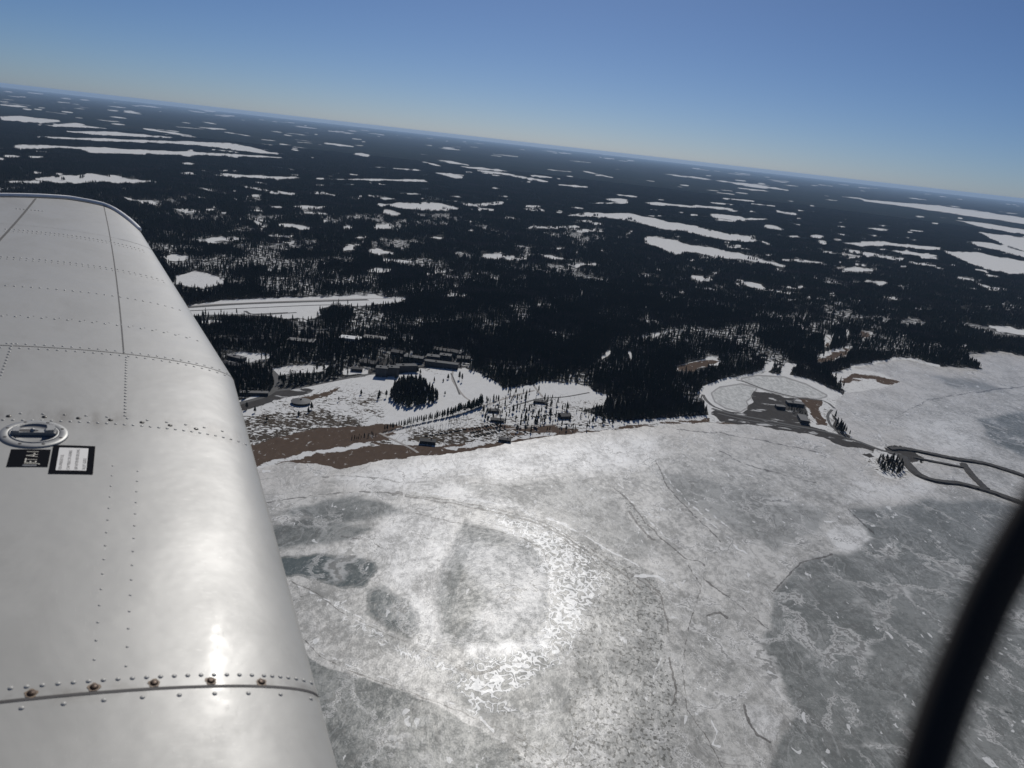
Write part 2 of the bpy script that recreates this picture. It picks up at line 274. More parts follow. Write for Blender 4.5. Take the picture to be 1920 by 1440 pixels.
def sd_poly(x, y, poly):
    P = np.array(poly, float); Q = np.roll(P, -1, 0)
    d2 = np.full(x.shape, 1e12); ins = np.zeros(x.shape, bool)
    for (ax, ay), (bx, by) in zip(P, Q):
        ex, ey = bx - ax, by - ay; l = ex * ex + ey * ey + 1e-9
        t = np.clip(((x - ax) * ex + (y - ay) * ey) / l, 0, 1)
        d2 = np.minimum(d2, (x - ax - t * ex) ** 2 + (y - ay - t * ey) ** 2)
        if ay != by:
            c = (ay > y) != (by > y)
            ins ^= c & (x < ex * (y - ay) / (by - ay) + ax)
    d = np.sqrt(d2); return np.where(ins, d, -d)
def sd_line(x, y, pts):
    d2 = np.full(x.shape, 1e12)
    for (ax, ay), (bx, by) in zip(pts[:-1], pts[1:]):
        ex, ey = bx - ax, by - ay; l = ex * ex + ey * ey + 1e-9
        t = np.clip(((x - ax) * ex + (y - ay) * ey) / l, 0, 1)
        d2 = np.minimum(d2, (x - ax - t * ex) ** 2 + (y - ay - t * ey) ** 2)
    return np.sqrt(d2)
def local(x, y, pts, mar):
    P = np.array(pts, float)
    return np.nonzero((x > P[:,0].min()-mar) & (x < P[:,0].max()+mar) & (y > P[:,1].min()-mar) & (y < P[:,1].max()+mar))[0]
def maxpoly(x, y, polys, lim=12.0):
    o = np.full(x.shape, -lim)
    for p in polys:
        i = local(x, y, p, lim)
        if len(i): o[i] = np.maximum(o[i], np.minimum(sd_poly(x[i], y[i], p), lim))
    return o
def vnoise(x, y, seed=0):
    xi = np.floor(x); yi = np.floor(y); fx = x - xi; fy = y - yi
    fx = fx * fx * (3 - 2 * fx); fy = fy * fy * (3 - 2 * fy)
    def h(a, b):
        s = np.sin(a * 127.1 + b * 311.7 + seed * 74.7) * 43758.5453
        return s - np.floor(s)
    return (h(xi, yi) * (1-fx) + h(xi+1, yi) * fx) * (1-fy) + (h(xi, yi+1) * (1-fx) + h(xi+1, yi+1) * fx) * fy
def fbm(x, y, seed=0, n=4):
    o = 0; a = .5
    for k in range(n):
        o = o + a * vnoise(x, y, seed + k); x = x * 2.03 + 5; y = y * 2.03 + 9; a *= .5
    return o / (1 - .5 ** n)
def wander(X, Y, rr):
    x, y = survey(X, Y); yy = y - horizon_y(x); k = np.clip(yy/200, .3, 1)
    return (fbm(x/22, yy/(9*k), 3, 5) - .5) * 16*k, (fbm(x/18, yy/(7*k), 9, 5) - .5) * 7*k*k
def speckle(X, Y, x, y):                     # thin stands where the snow shows between the trees
    n = fbm(X/110, Y/170, 51, 4); reg = np.exp(-((x-600)/330)**2) * np.exp(-((y-horizon_y(x)-260)/110)**2) + .9*np.exp(-((x-1520)/240)**2)*np.exp(-((y-horizon_y(x)-265)/55)**2)
    return np.clip((n - (.63 - .085*np.clip(reg,0,1) + .06*np.clip((y-horizon_y(x)-320)/60,0,1))) * 14, 0, 1)
def horizon_y(x): return 163.5 + .1130 * x
frs = random.Random(5)
FAR = []
for k in range(330):                         # small far-off fields
    x = frs.uniform(-80, 2000); dy = 4 + 150 * frs.random() ** 1.8; y = horizon_y(x) + dy
    L = frs.uniform(6, 34) * (.6 + dy / 150); L *= frs.choice((1, 1, 2.2)); FAR.append((x, y, x + L, y + L * .105, frs.uniform(.4, .7) + dy * .003))
NEARF = []
for k in range(520):                         # small glades in the nearer forest
    x = frs.uniform(350, 1950); dy = frs.uniform(90, 330); y = horizon_y(x) + dy
    if not (x < 950 or 1250 < x < 1750) and frs.random() < .6: continue
    if dy > 230 and frs.random() < .5: continue
    L = frs.choice((12, 20, 34, 50)) * frs.uniform(.5, 1.1); NEARF.append((x, y, x + L, y + L * frs.uniform(-.02, .11), frs.uniform(.3, .75)))
def opening(x, y):
    o = maxpoly(x, y, OPEN)
    for c in CAPS + FAR + NEARF:
        i = local(x, y, [(c[0], c[1]), (c[2], c[3])], 14)
        if len(i):
            L = max(c[2]-c[0], abs(c[3]-c[1]), 1); d = sd_line(x[i], y[i], [(c[0], c[1]), (c[2], c[3])])
            u = np.clip(((x[i]-c[0])*(c[2]-c[0]) + (y[i]-c[1])*(c[3]-c[1])) / ((c[2]-c[0])**2 + (c[3]-c[1])**2 + 1e-9), 0, 1)
            w = c[4] * (1.25*np.sqrt(np.clip(1-(2*u-1)**2, 0, 1)) + .0) * (.55 + .9*vnoise(x[i]*.09 + c[0], y[i]*.12, int(c[1])))
            o[i] = np.maximum(o[i], np.maximum(w - d, -12))
    yy = y - horizon_y(x); far = np.clip((330 - yy)/60, .12, 1); sc = np.clip(yy/120, .45, 1)
    n = (fbm(x/22, yy/(3.6*sc), 61, 5) - .5) * 6.0 * far * sc
    st = fbm(x/60 + yy/90, yy/(5.5*sc), 71, 4)                    # hedgerows and ditches lying across the fields
    o = o + n - .3*far
    return np.where(far > .5, np.minimum(o, .2 + (np.abs(st-.5)-.02)*28 + .35*np.maximum(o, 0)), o)
def thinning(x, y):
    o = np.ones(x.shape)
    for c in SPARSE:
        i = local(x, y, [(c[0], c[1]), (c[2], c[3])], c[4] * 2 + 4)
        if len(i):
            d = sd_line(x[i], y[i], [(c[0], c[1]), (c[2], c[3])])
            w = np.clip((c[4] * 1.6 - d) / c[4], 0, 1)
            o[i] = np.minimum(o[i], 1 - w * (1 - c[5]))
    return o
def softmax_zone(x, y, zones):
    o = np.zeros(x.shape)
    for p, s, k in zones:
        i = local(x, y, p, k + 2)
        if len(i): o[i] = np.maximum(o[i], s * np.clip(sd_poly(x[i], y[i], p) / (2 * k) + .5, 0, 1))
    return o

# ------------------------------------------------------------------ materials of ground and ice
def ground_material():
    m, nt, b = new_mat('coast_ground'); t = NT(nt); p = t.pos()
    n_big = t.noise(p, .012, 5, .6); n_mid = t.noise(p, .07, 5, .6); n_fine = t.noise(p, .45, 4, .6)
    pst = t.map(p, (1, .45, 1), .5); n_str = t.noise(pst, .16, 5, .62, .6)
    e = t.math('MULTIPLY_ADD', n_mid, 5.0, -2.5); e2 = t.math('MULTIPLY_ADD', n_fine, 3.0, -1.5)
    edge = t.math('ADD', e, e2)
    # ---- land
    op = t.attr('a_open'); sparse = t.attr('a_thin'); rr = t.attr('a_far')
    snow = t.mix(n_mid, (.58,.58,.565), (.74,.735,.715))
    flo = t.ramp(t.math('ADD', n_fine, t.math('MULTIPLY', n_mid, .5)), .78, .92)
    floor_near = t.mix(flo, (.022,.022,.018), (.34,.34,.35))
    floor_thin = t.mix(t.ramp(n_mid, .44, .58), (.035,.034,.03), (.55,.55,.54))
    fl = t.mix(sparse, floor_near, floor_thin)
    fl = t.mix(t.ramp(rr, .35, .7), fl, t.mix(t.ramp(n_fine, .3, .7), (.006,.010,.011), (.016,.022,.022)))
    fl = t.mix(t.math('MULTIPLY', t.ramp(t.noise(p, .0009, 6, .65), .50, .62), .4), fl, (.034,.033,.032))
    opm = t.ramp(t.math('ADD', op, t.math('MULTIPLY', edge, .35)), -.6, .6)
    # tussocks and scrub showing through the snow of open land
    scrub = t.attr('a_scrub')
    s1 = t.noise(t.map(p, (.75, 1, 1), .15), .20, 6, .62, .0); s2 = t.noise(p, .035, 4)
    thr = t.math('SUBTRACT', t.math('ADD', s1, t.math('MULTIPLY', s2, .55)), t.math('MULTIPLY_ADD', scrub, -.20, 1.045))
    scm = t.ramp(thr, -.01, .035)
    snow_s = t.mix(scm, snow, t.mix(s2, (.028,.027,.024), (.11,.09,.07)))
    trk = t.ramp(t.math('ABSOLUTE', t.math('SUBTRACT', t.noise(t.map(p, (1,.3,1), -.35), .05, 2), .5)), .012, .002)
    snow_s = t.mix(t.math('MULTIPLY', trk, t.math('MULTIPLY_ADD', scrub, .5, .08)), snow_s, (.18,.16,.14))
    land = t.mix(opm, fl, snow_s)
    sand = t.ramp(t.math('ADD', t.math('ADD', t.attr('a_sand'), t.math('MULTIPLY', edge, 1.0)), t.math('MULTIPLY_ADD', t.noise(t.map(p, (.5,1,1), .2), .035, 5, .65), 16.0, -8.0)), -.5, .5)
    sandc = t.mix(n_str, (.072,.052,.040), (.135,.100,.076))
    sandc = t.mix(t.ramp(t.math('MULTIPLY', n_mid, n_str), .33, .40), sandc, (.42,.41,.39))
    land = t.mix(sand, land, sandc)
    grv = t.ramp(t.math('ADD', t.attr('a_gravel'), t.math('MULTIPLY', edge, .6)), -.7, .7)
    grc = t.mix(n_str, (.045,.043,.042), (.10,.095,.09))
    grc = t.mix(t.ramp(t.noise(t.map(p,(.5,1,1),.2),   .05, 5, .6), .58, .64), grc, (.50,.50,.49))
    land = t.mix(grv, land, grc)
    pnd = t.ramp(t.attr('a_pond'), -.6, .6)
    pc = t.mix(t.ramp(n_str, .35, .65), (.42,.425,.41), (.62,.62,.60))
    land = t.mix(t.math('MULTIPLY', t.ramp(t.math('ABSOLUTE', t.math('ADD', t.math('ADD', t.attr('a_pond'), 2.0), t.math('MULTIPLY', edge, .5))), 2.2, .8), .55), land, (.10,.095,.09))
    land = t.mix(pnd, land, pc)
    # ---- ice
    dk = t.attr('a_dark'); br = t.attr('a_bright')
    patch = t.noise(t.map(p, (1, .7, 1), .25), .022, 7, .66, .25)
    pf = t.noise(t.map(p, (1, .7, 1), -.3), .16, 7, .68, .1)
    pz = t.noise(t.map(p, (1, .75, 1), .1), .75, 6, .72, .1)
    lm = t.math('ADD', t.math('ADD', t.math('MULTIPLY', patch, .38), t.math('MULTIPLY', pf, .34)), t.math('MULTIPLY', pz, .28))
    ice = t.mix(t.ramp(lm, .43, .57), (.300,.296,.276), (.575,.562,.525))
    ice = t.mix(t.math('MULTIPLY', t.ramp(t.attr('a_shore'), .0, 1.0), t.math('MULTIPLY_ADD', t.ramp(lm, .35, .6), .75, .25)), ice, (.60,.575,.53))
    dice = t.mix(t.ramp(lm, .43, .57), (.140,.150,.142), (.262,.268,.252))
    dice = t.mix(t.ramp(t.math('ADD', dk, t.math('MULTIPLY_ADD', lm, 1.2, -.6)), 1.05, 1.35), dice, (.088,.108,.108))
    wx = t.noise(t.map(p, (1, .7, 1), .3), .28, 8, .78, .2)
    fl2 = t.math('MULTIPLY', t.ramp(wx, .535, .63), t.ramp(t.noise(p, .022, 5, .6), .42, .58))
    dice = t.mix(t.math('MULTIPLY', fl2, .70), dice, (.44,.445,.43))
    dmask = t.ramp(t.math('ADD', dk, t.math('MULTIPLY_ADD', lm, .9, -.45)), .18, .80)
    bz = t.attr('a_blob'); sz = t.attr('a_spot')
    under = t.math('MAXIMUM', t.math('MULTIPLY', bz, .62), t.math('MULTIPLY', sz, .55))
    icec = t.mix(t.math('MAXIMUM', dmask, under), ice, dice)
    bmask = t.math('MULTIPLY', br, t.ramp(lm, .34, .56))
    icec = t.mix(bmask, icec, (.80,.795,.77))  # pale snow zones; the central ones also paint sun glare into the ice
    # meandering cracks with paler rims
    cv = t.noise(t.map(p, (1, .5, 1), .4), .02, 7, .6, 1.2)
    ck = t.ramp(t.math('ABSOLUTE', t.math('SUBTRACT', cv, .5)), .022, .003)
    icec = t.mix(t.math('MULTIPLY', ck, .30), icec, (.13,.125,.115))
    ck2 = t.ramp(t.math('ABSOLUTE', t.math('SUBTRACT', cv, .535)), .018, .003)
    icec = t.mix(t.math('MULTIPLY', ck2, .18), icec, (.62,.62,.60))
    # wormlike drifts of snow and thawed holes
    bl = t.attr('a_blob')
    wv = t.noise(t.map(p, (1, .8, 1), .2), .15, 1.5, .4, .6)
    wr = t.math('ABSOLUTE', t.math('SUBTRACT', wv, .5))
    bm = t.ramp(t.math('SUBTRACT', wr, t.math('MULTIPLY_ADD', bl, .095, -.020)), .010, -.010)
    bm = t.math('MULTIPLY', bm, t.ramp(t.math('ADD', bl, t.math('MULTIPLY_ADD', t.noise(p, .05, 3), 1.2, -.6)), .3, .6))
    icec = t.mix(t.math('MULTIPLY', bm, .95), icec, (.86,.86,.83))
    st = t.attr('a_spot')
    # plates of older ice: warped cell edges, dark joint and pale lip
    wj = nt.nodes.new('ShaderNodeVectorMath'); wj.operation = 'MULTIPLY_ADD'
    nt.links.new(t.noise(p, .035, 5, .65, 0, 1), wj.inputs[0]); wj.inputs[1].default_value = (70,70,0); nt.links.new(p, wj.inputs[2])
    ve = t.voro(t.map(wj.outputs[0], (1, .45, 1), .12), .022, 'DISTANCE_TO_EDGE')
    gate = t.ramp(t.noise(p, .012, 4, .6), .44, .54)
    icec = t.mix(t.math('MULTIPLY', t.math('MULTIPLY', t.ramp(ve, .055, .025), gate), .45), icec, (.80,.79,.76))
    icec = t.mix(t.math('MULTIPLY', t.math('MULTIPLY', t.ramp(ve, .018, .006), gate), .65), icec, (.11,.11,.10))
    sh_ = t.ramp(t.attr('a_shore'), .35, .95)
    ve2 = t.voro(t.map(wj.outputs[0], (1, .35, 1), .05), .055, 'DISTANCE_TO_EDGE')
    icec = t.mix(t.math('MULTIPLY', t.math('MULTIPLY', t.ramp(ve2, .05, .015), sh_), t.math('MULTIPLY', t.ramp(pf, .46, .56), .5)), icec, (.20,.185,.165))
    sn = t.noise(t.map(p, (1, .8, 1), .2), .33, 1.5, .5, .15); sn2 = t.noise(p, .07, 3)
    smk = t.ramp(t.math('ADD', sn, t.math('MULTIPLY', sn2, .22)), .682, .705)
    smk = t.math('MULTIPLY', smk, t.ramp(t.math('ADD', st, t.math('MULTIPLY_ADD', t.noise(p, .045, 4), 2.4, -1.2)), .35, .6))
    icec = t.mix(t.math('MULTIPLY', smk, .92), icec, (.060,.062,.055))
    # isolated puddle-shaped drifts
    iso = t.ramp(t.math('ADD', t.noise(t.map(p, (1,.5,1), .5), .11, 3, .5, .5), t.math('MULTIPLY', t.noise(p, .015, 2), .25)), .80, .83)
    icec = t.mix(t.math('MULTIPLY', iso, .8), icec, (.72,.72,.70))
    cr_ = t.math('ADD', t.attr('a_crack'), t.math('MULTIPLY_ADD', t.noise(p, .12, 4), 4.2, -2.1))
    icec = t.mix(t.math('MULTIPLY', t.ramp(cr_, -.6, .7), .85), icec, t.mix(n_fine, (.045,.042,.038), (.14,.13,.115)))
    wh = t.math('ADD', t.attr('a_white'), t.math('MULTIPLY_ADD', t.noise(p, .09, 3), 8.0, -4.6))
    icec = t.mix(t.math('MULTIPLY', t.ramp(wh, -.5, .7), .9), icec, (.74,.74,.72))
    im = t.ramp(t.math('ADD', t.attr('a_ice'), t.math('MULTIPLY', edge, .4)), -.5, .5)
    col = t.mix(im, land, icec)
    nt.links.new(col, b.inputs['Base Color'])
    ro = t.mixf(dmask, .36, .30); ro = t.mixf(im, 1.0, ro)
    nt.links.new(ro, b.inputs['Roughness'])
    nt.links.new(t.mixf(im, .0, t.math('MULTIPLY', t.mixf(dmask, .19, .08), t.math('MULTIPLY_ADD', t.ramp(lm, .42, .6), 1.1, .45))), b.inputs['Specular IOR Level'])
    h = t.math('ADD', t.math('MULTIPLY', pf, 1.0), t.math('MULTIPLY', bm, .3))
    nt.links.new(t.bump(h, 1.0, .28), b.inputs['Normal'])
    return m
gmat = ground_material()

# ------------------------------------------------------------------ ground sheet: land, frozen sea
def build_ground():
    az = np.concatenate([np.radians(np.linspace(-180, -48, 30))[:-1], np.radians(np.linspace(-48, 48, 1400)), np.radians(np.linspace(48, 180, 30))[1:]])
    na = len(az)
    dep = np.concatenate([np.linspace(80, 50, 24)[:-1], np.linspace(50, 12, 600)[:-1], np.linspace(12, 2.0, 400)[:-1], 2.0 * (0.228 / 2.0) ** np.linspace(0, 1, 150)])
    rad = H / np.tan(np.radians(dep)); nr = len(rad)
    A, D = np.meshgrid(az, rad)
    X = (D * np.sin(A)).ravel(); Y = (D * np.cos(A)).ravel(); rr = D.ravel()
    x, y = survey(X, Y)
    ext = np.abs(A.ravel()) > R(48.5)
    x = np.where(ext, np.where(A.ravel() > 0, 2700, -1200), x); y = np.where(ext, 720 + (H / rr) * 1400 - 460, y)
    # wander the outlines a little, in proportion to how far away they are
    wx, wy = wander(X, Y, rr)
    xw = x + wx; yw = y + wy
    AT = {}
    land = np.maximum(sd_poly(xw, yw, LAND), maxpoly(xw, yw, [ISLET, HEAD], 400))
    AT['a_ice'] = np.clip(-land, -12, 12)
    AT['a_open'] = opening(xw, yw)
    th = np.maximum(1 - thinning(xw, yw), .7*speckle(X, Y, x, y))
    AT['a_thin'] = np.clip(th * 1.5, 0, 1)
    AT['a_far'] = np.clip((rr - 1500) / 6000, 0, 1)
    AT['a_sand'] = maxpoly(xw, yw, SAND)
    for pts, w in SANDL:
        i = local(xw, yw, pts, 12); AT['a_sand'][i] = np.maximum(AT['a_sand'][i], w - sd_line(xw[i], yw[i], pts))
    AT['a_gravel'] = maxpoly(xw, yw, GRAVEL); AT['a_pond'] = maxpoly(x, y, POND)
    sc = softmax_zone(xw, yw, [([(430,775),(600,762),(660,775),(700,805),(600,825),(430,860)],1.6,10),([(640,735),(725,730),(728,760),(650,770)],1.2,8),([(760,800),(900,800),(1010,790),(1100,800),(1000,820),(860,840),(760,830)],1.6,8),([(690,822),(740,818),(740,840),(690,838)],1.3,4),([(1610,845),(1700,840),(1730,870),(1690,910),(1640,900)],1.0,4),([(1180,788),(1345,772),(1560,808),(1700,845),(1600,860),(1300,815)],.8,4),([(430,760),(560,735),(640,720),(720,735),(730,790),(640,830),(430,900)],1.0,12),([(860,770),(960,740),(1160,750),(1330,770),(1330,800),(900,850),(780,830)],1.0,10),
        ([(740,680),(860,685),(870,700),(760,712)],.6,8),([(700,815),(900,775),(930,840),(780,850)],.85,8),([(1400,735),(1570,745),(1575,815),(1400,790)],.9,6),([(1560,690),(1700,690),(1700,730),(1570,750)],.5,8),([(640,640),(870,650),(860,700),(640,705)],.9,8),([(420,640),(640,640),(640,705),(420,720)],.6,8),([(600,845),(700,840),(760,830),(700,862),(620,868)],.3,4)])
    AT['a_scrub'] = sc + .0
    xq = xw + (fbm(X/38, Y/60, 31, 5)-.5)*28*np.minimum(1, 700/rr); yq = yw + (fbm(X/38, Y/60, 41, 5)-.5)*18*np.minimum(1, 700/rr)
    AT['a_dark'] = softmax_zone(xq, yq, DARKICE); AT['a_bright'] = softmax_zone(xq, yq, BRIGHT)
    AT['a_blob'] = softmax_zone(xq, yq, BLOB); AT['a_spot'] = softmax_zone(xq, yq, SPOT)
    AT['a_shore'] = np.clip(1 + land / 90, 0, 1)
    for nm, L in (('a_crack', CRACK), ('a_white', WHITE)):
        o = np.full(x.shape, -8.0)
        for pts, w in L:
            i = local(x, y, pts, 12)
            if len(i): o[i] = np.maximum(o[i], w - sd_line(x[i] + wx[i] * .35, y[i] + wy[i] * .8, pts))
        AT[nm] = o
    idx = np.arange(nr * na).reshape(nr, na)
    q = np.stack([idx[:-1,:-1], idx[:-1,1:], idx[1:,1:], idx[1:,:-1]], -1).reshape(-1, 4)
    isice = AT['a_ice'][q].mean(1) > 0
    for name, sel in (('ground', ~isice), ('sea_ice', isice)):
        f = q[sel]; used, inv = np.unique(f, return_inverse=True); inv = inv.reshape(-1)
        me = bpy.data.meshes.new(name); nv, nf = len(used), len(f)
        me.vertices.add(nv); me.loops.add(nf * 4); me.polygons.add(nf)
        co = np.stack([X[used], Y[used], np.zeros(nv)], -1).astype(np.float32)
        me.vertices.foreach_set('co', co.ravel())
        me.loops.foreach_set('vertex_index', inv.astype(np.int32)[::1].reshape(-1, 4)[:, ::-1].ravel())
        me.polygons.foreach_set('loop_start', np.arange(0, nf * 4, 4, dtype=np.int32)); me.polygons.foreach_set('loop_total', np.full(nf, 4, np.int32))
        me.update(calc_edges=True)
        for k, v in AT.items():
            a = me.attributes.new(k, 'FLOAT', 'POINT'); a.data.foreach_set('value', v[used].astype(np.float32))
        me.materials.append(gmat)
        o = bpy.data.objects.new(name, me); C.objects.link(o)
        tag(o, kind='structure')
build_ground()

# haze: a closed box of even, pale air round everything
HZ = 92000
mh, nth, bh = new_mat('haze_air'); nth.nodes.remove(bh)
pv = nth.nodes.new('ShaderNodeVolumePrincipled'); pv.inputs['Density'].default_value = 1.7e-5
pv.inputs['Color'].default_value = (.50, .71, 1, 1); pv.inputs['Anisotropy'].default_value = .2
nth.links.new(pv.outputs[0], nth.nodes['Material Output'].inputs['Volume'])
hz = MB().box(-HZ*1.1, HZ*1.1, -HZ*1.1, HZ*1.1, -1, H + 12).build('haze', mh); tag(hz, kind='stuff')

# ------------------------------------------------------------------ roads, breakwaters
def ribbon_pts(px_pts, step=12.0):
    P = [np.array(G(*p)) for p in px_pts]; out = []
    for i in range(len(P) - 1):
        p0 = P[max(i-1,0)]; p1 = P[i]; p2 = P[i+1]; p3 = P[min(i+2,len(P)-1)]
        n = max(2, int(np.linalg.norm(p2-p1) / step))
        for k in range(n):
            u = k / n
            out.append(.5*((2*p1)+(-p0+p2)*u+(2*p0-5*p1+4*p2-p3)*u*u+(-p0+3*p1-3*p2+p3)*u**3))
    out.append(P[-1]); return out
def strip(pts, prof):   # prof: list of (offset, z)
    V = []; F = []; k = len(prof)
    for i, p in enumerate(pts):
        d = pts[min(i+1,len(pts)-1)] - pts[max(i-1,0)]; d = d / (np.linalg.norm(d)+1e-9); n = np.array([d[1], -d[0]])
        for o, z in prof: V.append((*(p + n*o), z))
    for i in range(len(pts)-1):
        for j in range(k-1): F.append((i*k+j, (i+1)*k+j, (i+1)*k+j+1, i*k+j+1))
    return V, F
def road(px, w, z=.15, mat=None):
    V, F = strip(ribbon_pts(px), [(-w/2-.6, .02),(-w/2, z),(w/2, z),(w/2+.6, .02)])
    return tag(mesh_obj('road', V, F, mat), kind='structure')
asph = simple('asphalt', (.05,.049,.048), .85, .3, .12)
trackm = simple('packed_snow_track', (.30,.28,.26), .85, .35, .15)
road([(380,790),(440,760),(490,745),(512,733),(520,718),(516,702),(505,692),(498,684)], 8, .15, asph)
road([(512,733),(560,727),(620,715),(690,702),(745,697),(790,686),(862,686)], 6, .17, asph)
road([(380,641),(440,638),(500,632),(560,625),(620,622),(680,617),(740,613),(820,608),(900,596)], 9, .16, asph)
road([(575,624),(556,614),(546,608),(556,603),(580,606),(620,616)], 8, .19, asph)
road([(590,624),(640,640),(700,658),(740,672)], 7, .18, asph)
road([(1335,766),(1370,776),(1420,785),(1480,797),(1530,806),(1580,818),(1620,832),(1655,845),(1690,852)], 7, .4, asph)
road([(1345,775),(1400,788),(1460,797),(1500,804)], 5, .42, asph)
road([(1318,740),(1324,750),(1340,763),(1370,773)], 5, .3, asph)
road([(1380,712),(1402,718),(1440,732),(1500,746),(1545,752),(1565,766)], 4, .2, asph)
road([(1560,768),(1552,780),(1560,800),(1590,820)], 4, .21, asph)
road([(715,815),(760,802),(840,783),(900,764),(950,746),(1002,732)], 4, .16, trackm)
road([(712,812),(740,826),(770,840),(784,849)], 3, .18, trackm)
road([(850,690),(848,710),(856,725),(872,745),(892,757)], 2.5, .14, trackm)
road([(846,700),(855,722),(862,740)], 2, .15, asph)
road([(960,762),(1010,748),(1060,744),(1105,736)], 3, .16, asph)
road([(938,770),(925,790),(935,805),(990,800),(1060,795),(1100,797)], 3, .17, trackm)
road([(1000,722),(1010,735),(1018,745)], 3, .2, trackm)
road([(340,577),(450,570),(560,566),(690,562)], 14, .2, asph)
road([(460,583),(480,590),(556,586)], 6, .2, asph)
road([(350,583),(480,577),(600,572),(660,572)], 5, .2, asph)
road([(350,573),(480,567),(640,561),(740,560)], 4, .21, trackm)
road([(380,591),(470,589),(540,586)], 5, .2, asph)
road([(1540,405),(1552,424),(1570,452),(1575,465),(1592,486),(1590,494),(1560,508)], 22, .3, trackm)
road([(1440,600),(1500,612),(1545,628),(1560,640)], 5, .2, trackm)

rock = simple('breakwater_rock', (.030,.029,.028), .9, .5, .5, bumpd=.5)
def breakwater(px, w, h, label):
    pts = ribbon_pts(px, 5.0)
    V, F = strip(pts, [(-w/2-h*1.4, -.3),(-w/2-h*.5, h*.6),(-w/2, h),(w/2, h),(w/2+h*.5, h*.6),(w/2+h*1.4, -.3)])
    V = [(x + random.uniform(-.7,.7), y + random.uniform(-.7,.7), z + (random.uniform(-.35,.35) if z > 0 else 0)) for x, y, z in V]
    n = len(V); F += [(0,1,2,3,4,5), tuple(n-1-i for i in range(6))]
    return tag(mesh_obj('breakwater', V, F, rock), label, 'breakwater', 'rock breakwaters of the harbour')
breakwater([(1668,842),(1700,843),(1740,851),(1790,861),(1850,871),(1920,893),(2010,925)], 10, 2.2, 'upper long dark rock breakwater running off to the right edge')
breakwater([(1692,856),(1704,873),(1724,892),(1756,903),(1800,908),(1850,921),(1896,937),(1960,960)], 10, 2.4, 'lower dark rock breakwater curving below the harbour basins')
breakwater([(1712,858),(1735,863),(1770,870),(1806,877)], 5, 1.6, 'short middle breakwater between the two harbour basins')
breakwater([(1806,870),(1818,886),(1834,903),(1850,918)], 7, 2.0, 'cross arm joining the upper and lower breakwaters')

# ------------------------------------------------------------------ trees
bark = simple('bark', (.10,.075,.06), .9, .3, 2.0)
def needle_mat():
    m, nt, b = new_mat('needles'); t = NT(nt); p = t.pos()
    oi = nt.nodes.new('ShaderNodeObjectInfo')
    f = t.noise(p, .9, 3)
    c1 = t.mix(f, (.010,.016,.013), (.030,.043,.027))
    c2 = t.mix(f, (.016,.018,.012), (.045,.045,.026))
    gp = nt.nodes.new('ShaderNodeNewGeometry').outputs['Position']
    stand_ = t.math('MULTIPLY', t.ramp(t.noise(gp, .0045, 5, .6), .50, .62), t.ramp(t.noise(gp, .05, 2), .3, .6))
    cc = t.mix(stand_, t.mix(oi.outputs['Random'], c1, c2), (.045,.040,.034))
    nt.links.new(cc, b.inputs['Base Color'])
    b.inputs['Roughness'].default_value = .85; b.inputs['Specular IOR Level'].default_value = .15
    return m
needles = needle_mat()
twig = simple('bare_twigs', (.13,.11,.095), .9, .3, 1.0)
def crown(rs, h=16., z0=3.2, r=2.3, whorls=9, pts=8, tips=True):
    V = []; F = []
    for w in range(whorls):
        u = w / (whorls - 1); zb = z0 + (h - z0) * (u ** .92) * .93
        rad = r * (1 - u) ** .75 * rs.uniform(.75, 1.15) + .15
        if u < .15: rad *= .75
        th = (h - z0) / whorls * 1.7
        n = len(V); ox, oy = rs.uniform(-.25,.25), rs.uniform(-.25,.25)
        V.append((ox, oy, min(zb + th, h))); a0 = rs.uniform(0, 6.28)
        for k in range(pts * 2):
            a = a0 + math.pi * k / pts; q = rad * (rs.uniform(.85, 1.25) if k % 2 == 0 else rs.uniform(.35, .6))
            V.append((ox + q*math.cos(a), oy + q*math.sin(a), zb - (.35 * q if k % 2 == 0 else -.1*q) + rs.uniform(-.2,.2)))
        for k in range(pts * 2): F.append((n, n+1+k, n+1+(k+1) % (pts*2)))
    return V, F
def trunk(h, r=.2, lean=0.0, seg=5):
    V = []; F = []
    for i, (z, q) in enumerate(((0, r*1.3), (h*.3, r), (h*.75, r*.55), (h*.95, .04))):
        for k in range(seg):
            a = 6.283*k/seg; V.append((q*math.cos(a) + lean*z*z/h, q*math.sin(a), z))
    for i in range(3):
        for k in range(seg): F.append((i*seg+k, i*seg+(k+1)%seg, (i+1)*seg+(k+1)%seg, (i+1)*seg+k))
    return V, F
def raw_mesh(name, parts):
    V = []; F = []; mi = []; mats = []
    for v, f, mt in parts:
        if mt not in mats: mats.append(mt)
        n = len(V); V += v; F += [tuple(i+n for i in q) for q in f]; mi += [mats.index(mt)] * len(f)
    me = bpy.data.meshes.new(name); me.from_pydata(V, [], F)
    for mt in mats: me.materials.append(mt)
    me.polygons.foreach_set('material_index', mi); me.update(); return me
rs = random.Random(3); VAR = []
for k in range(6):
    h = 15.5 + k * .5; z0 = [2.0, 3.5, 5.5, 6.5, 4.5, 2.6][k]; rr_ = [2.5, 2.3, 2.5, 2.1, 2.7, 2.0][k]
    VAR.append((crown(rs, h, z0, rr_*1.12, 9, 7), trunk(h, .2)))
tree_me = [(raw_mesh('crown', [(*c, needles)]), raw_mesh('trunk', [(*tk, bark)])) for c, tk in VAR]
joined = [raw_mesh('pine', [(*c, needles), (*tk, bark)]) for c, tk in VAR]
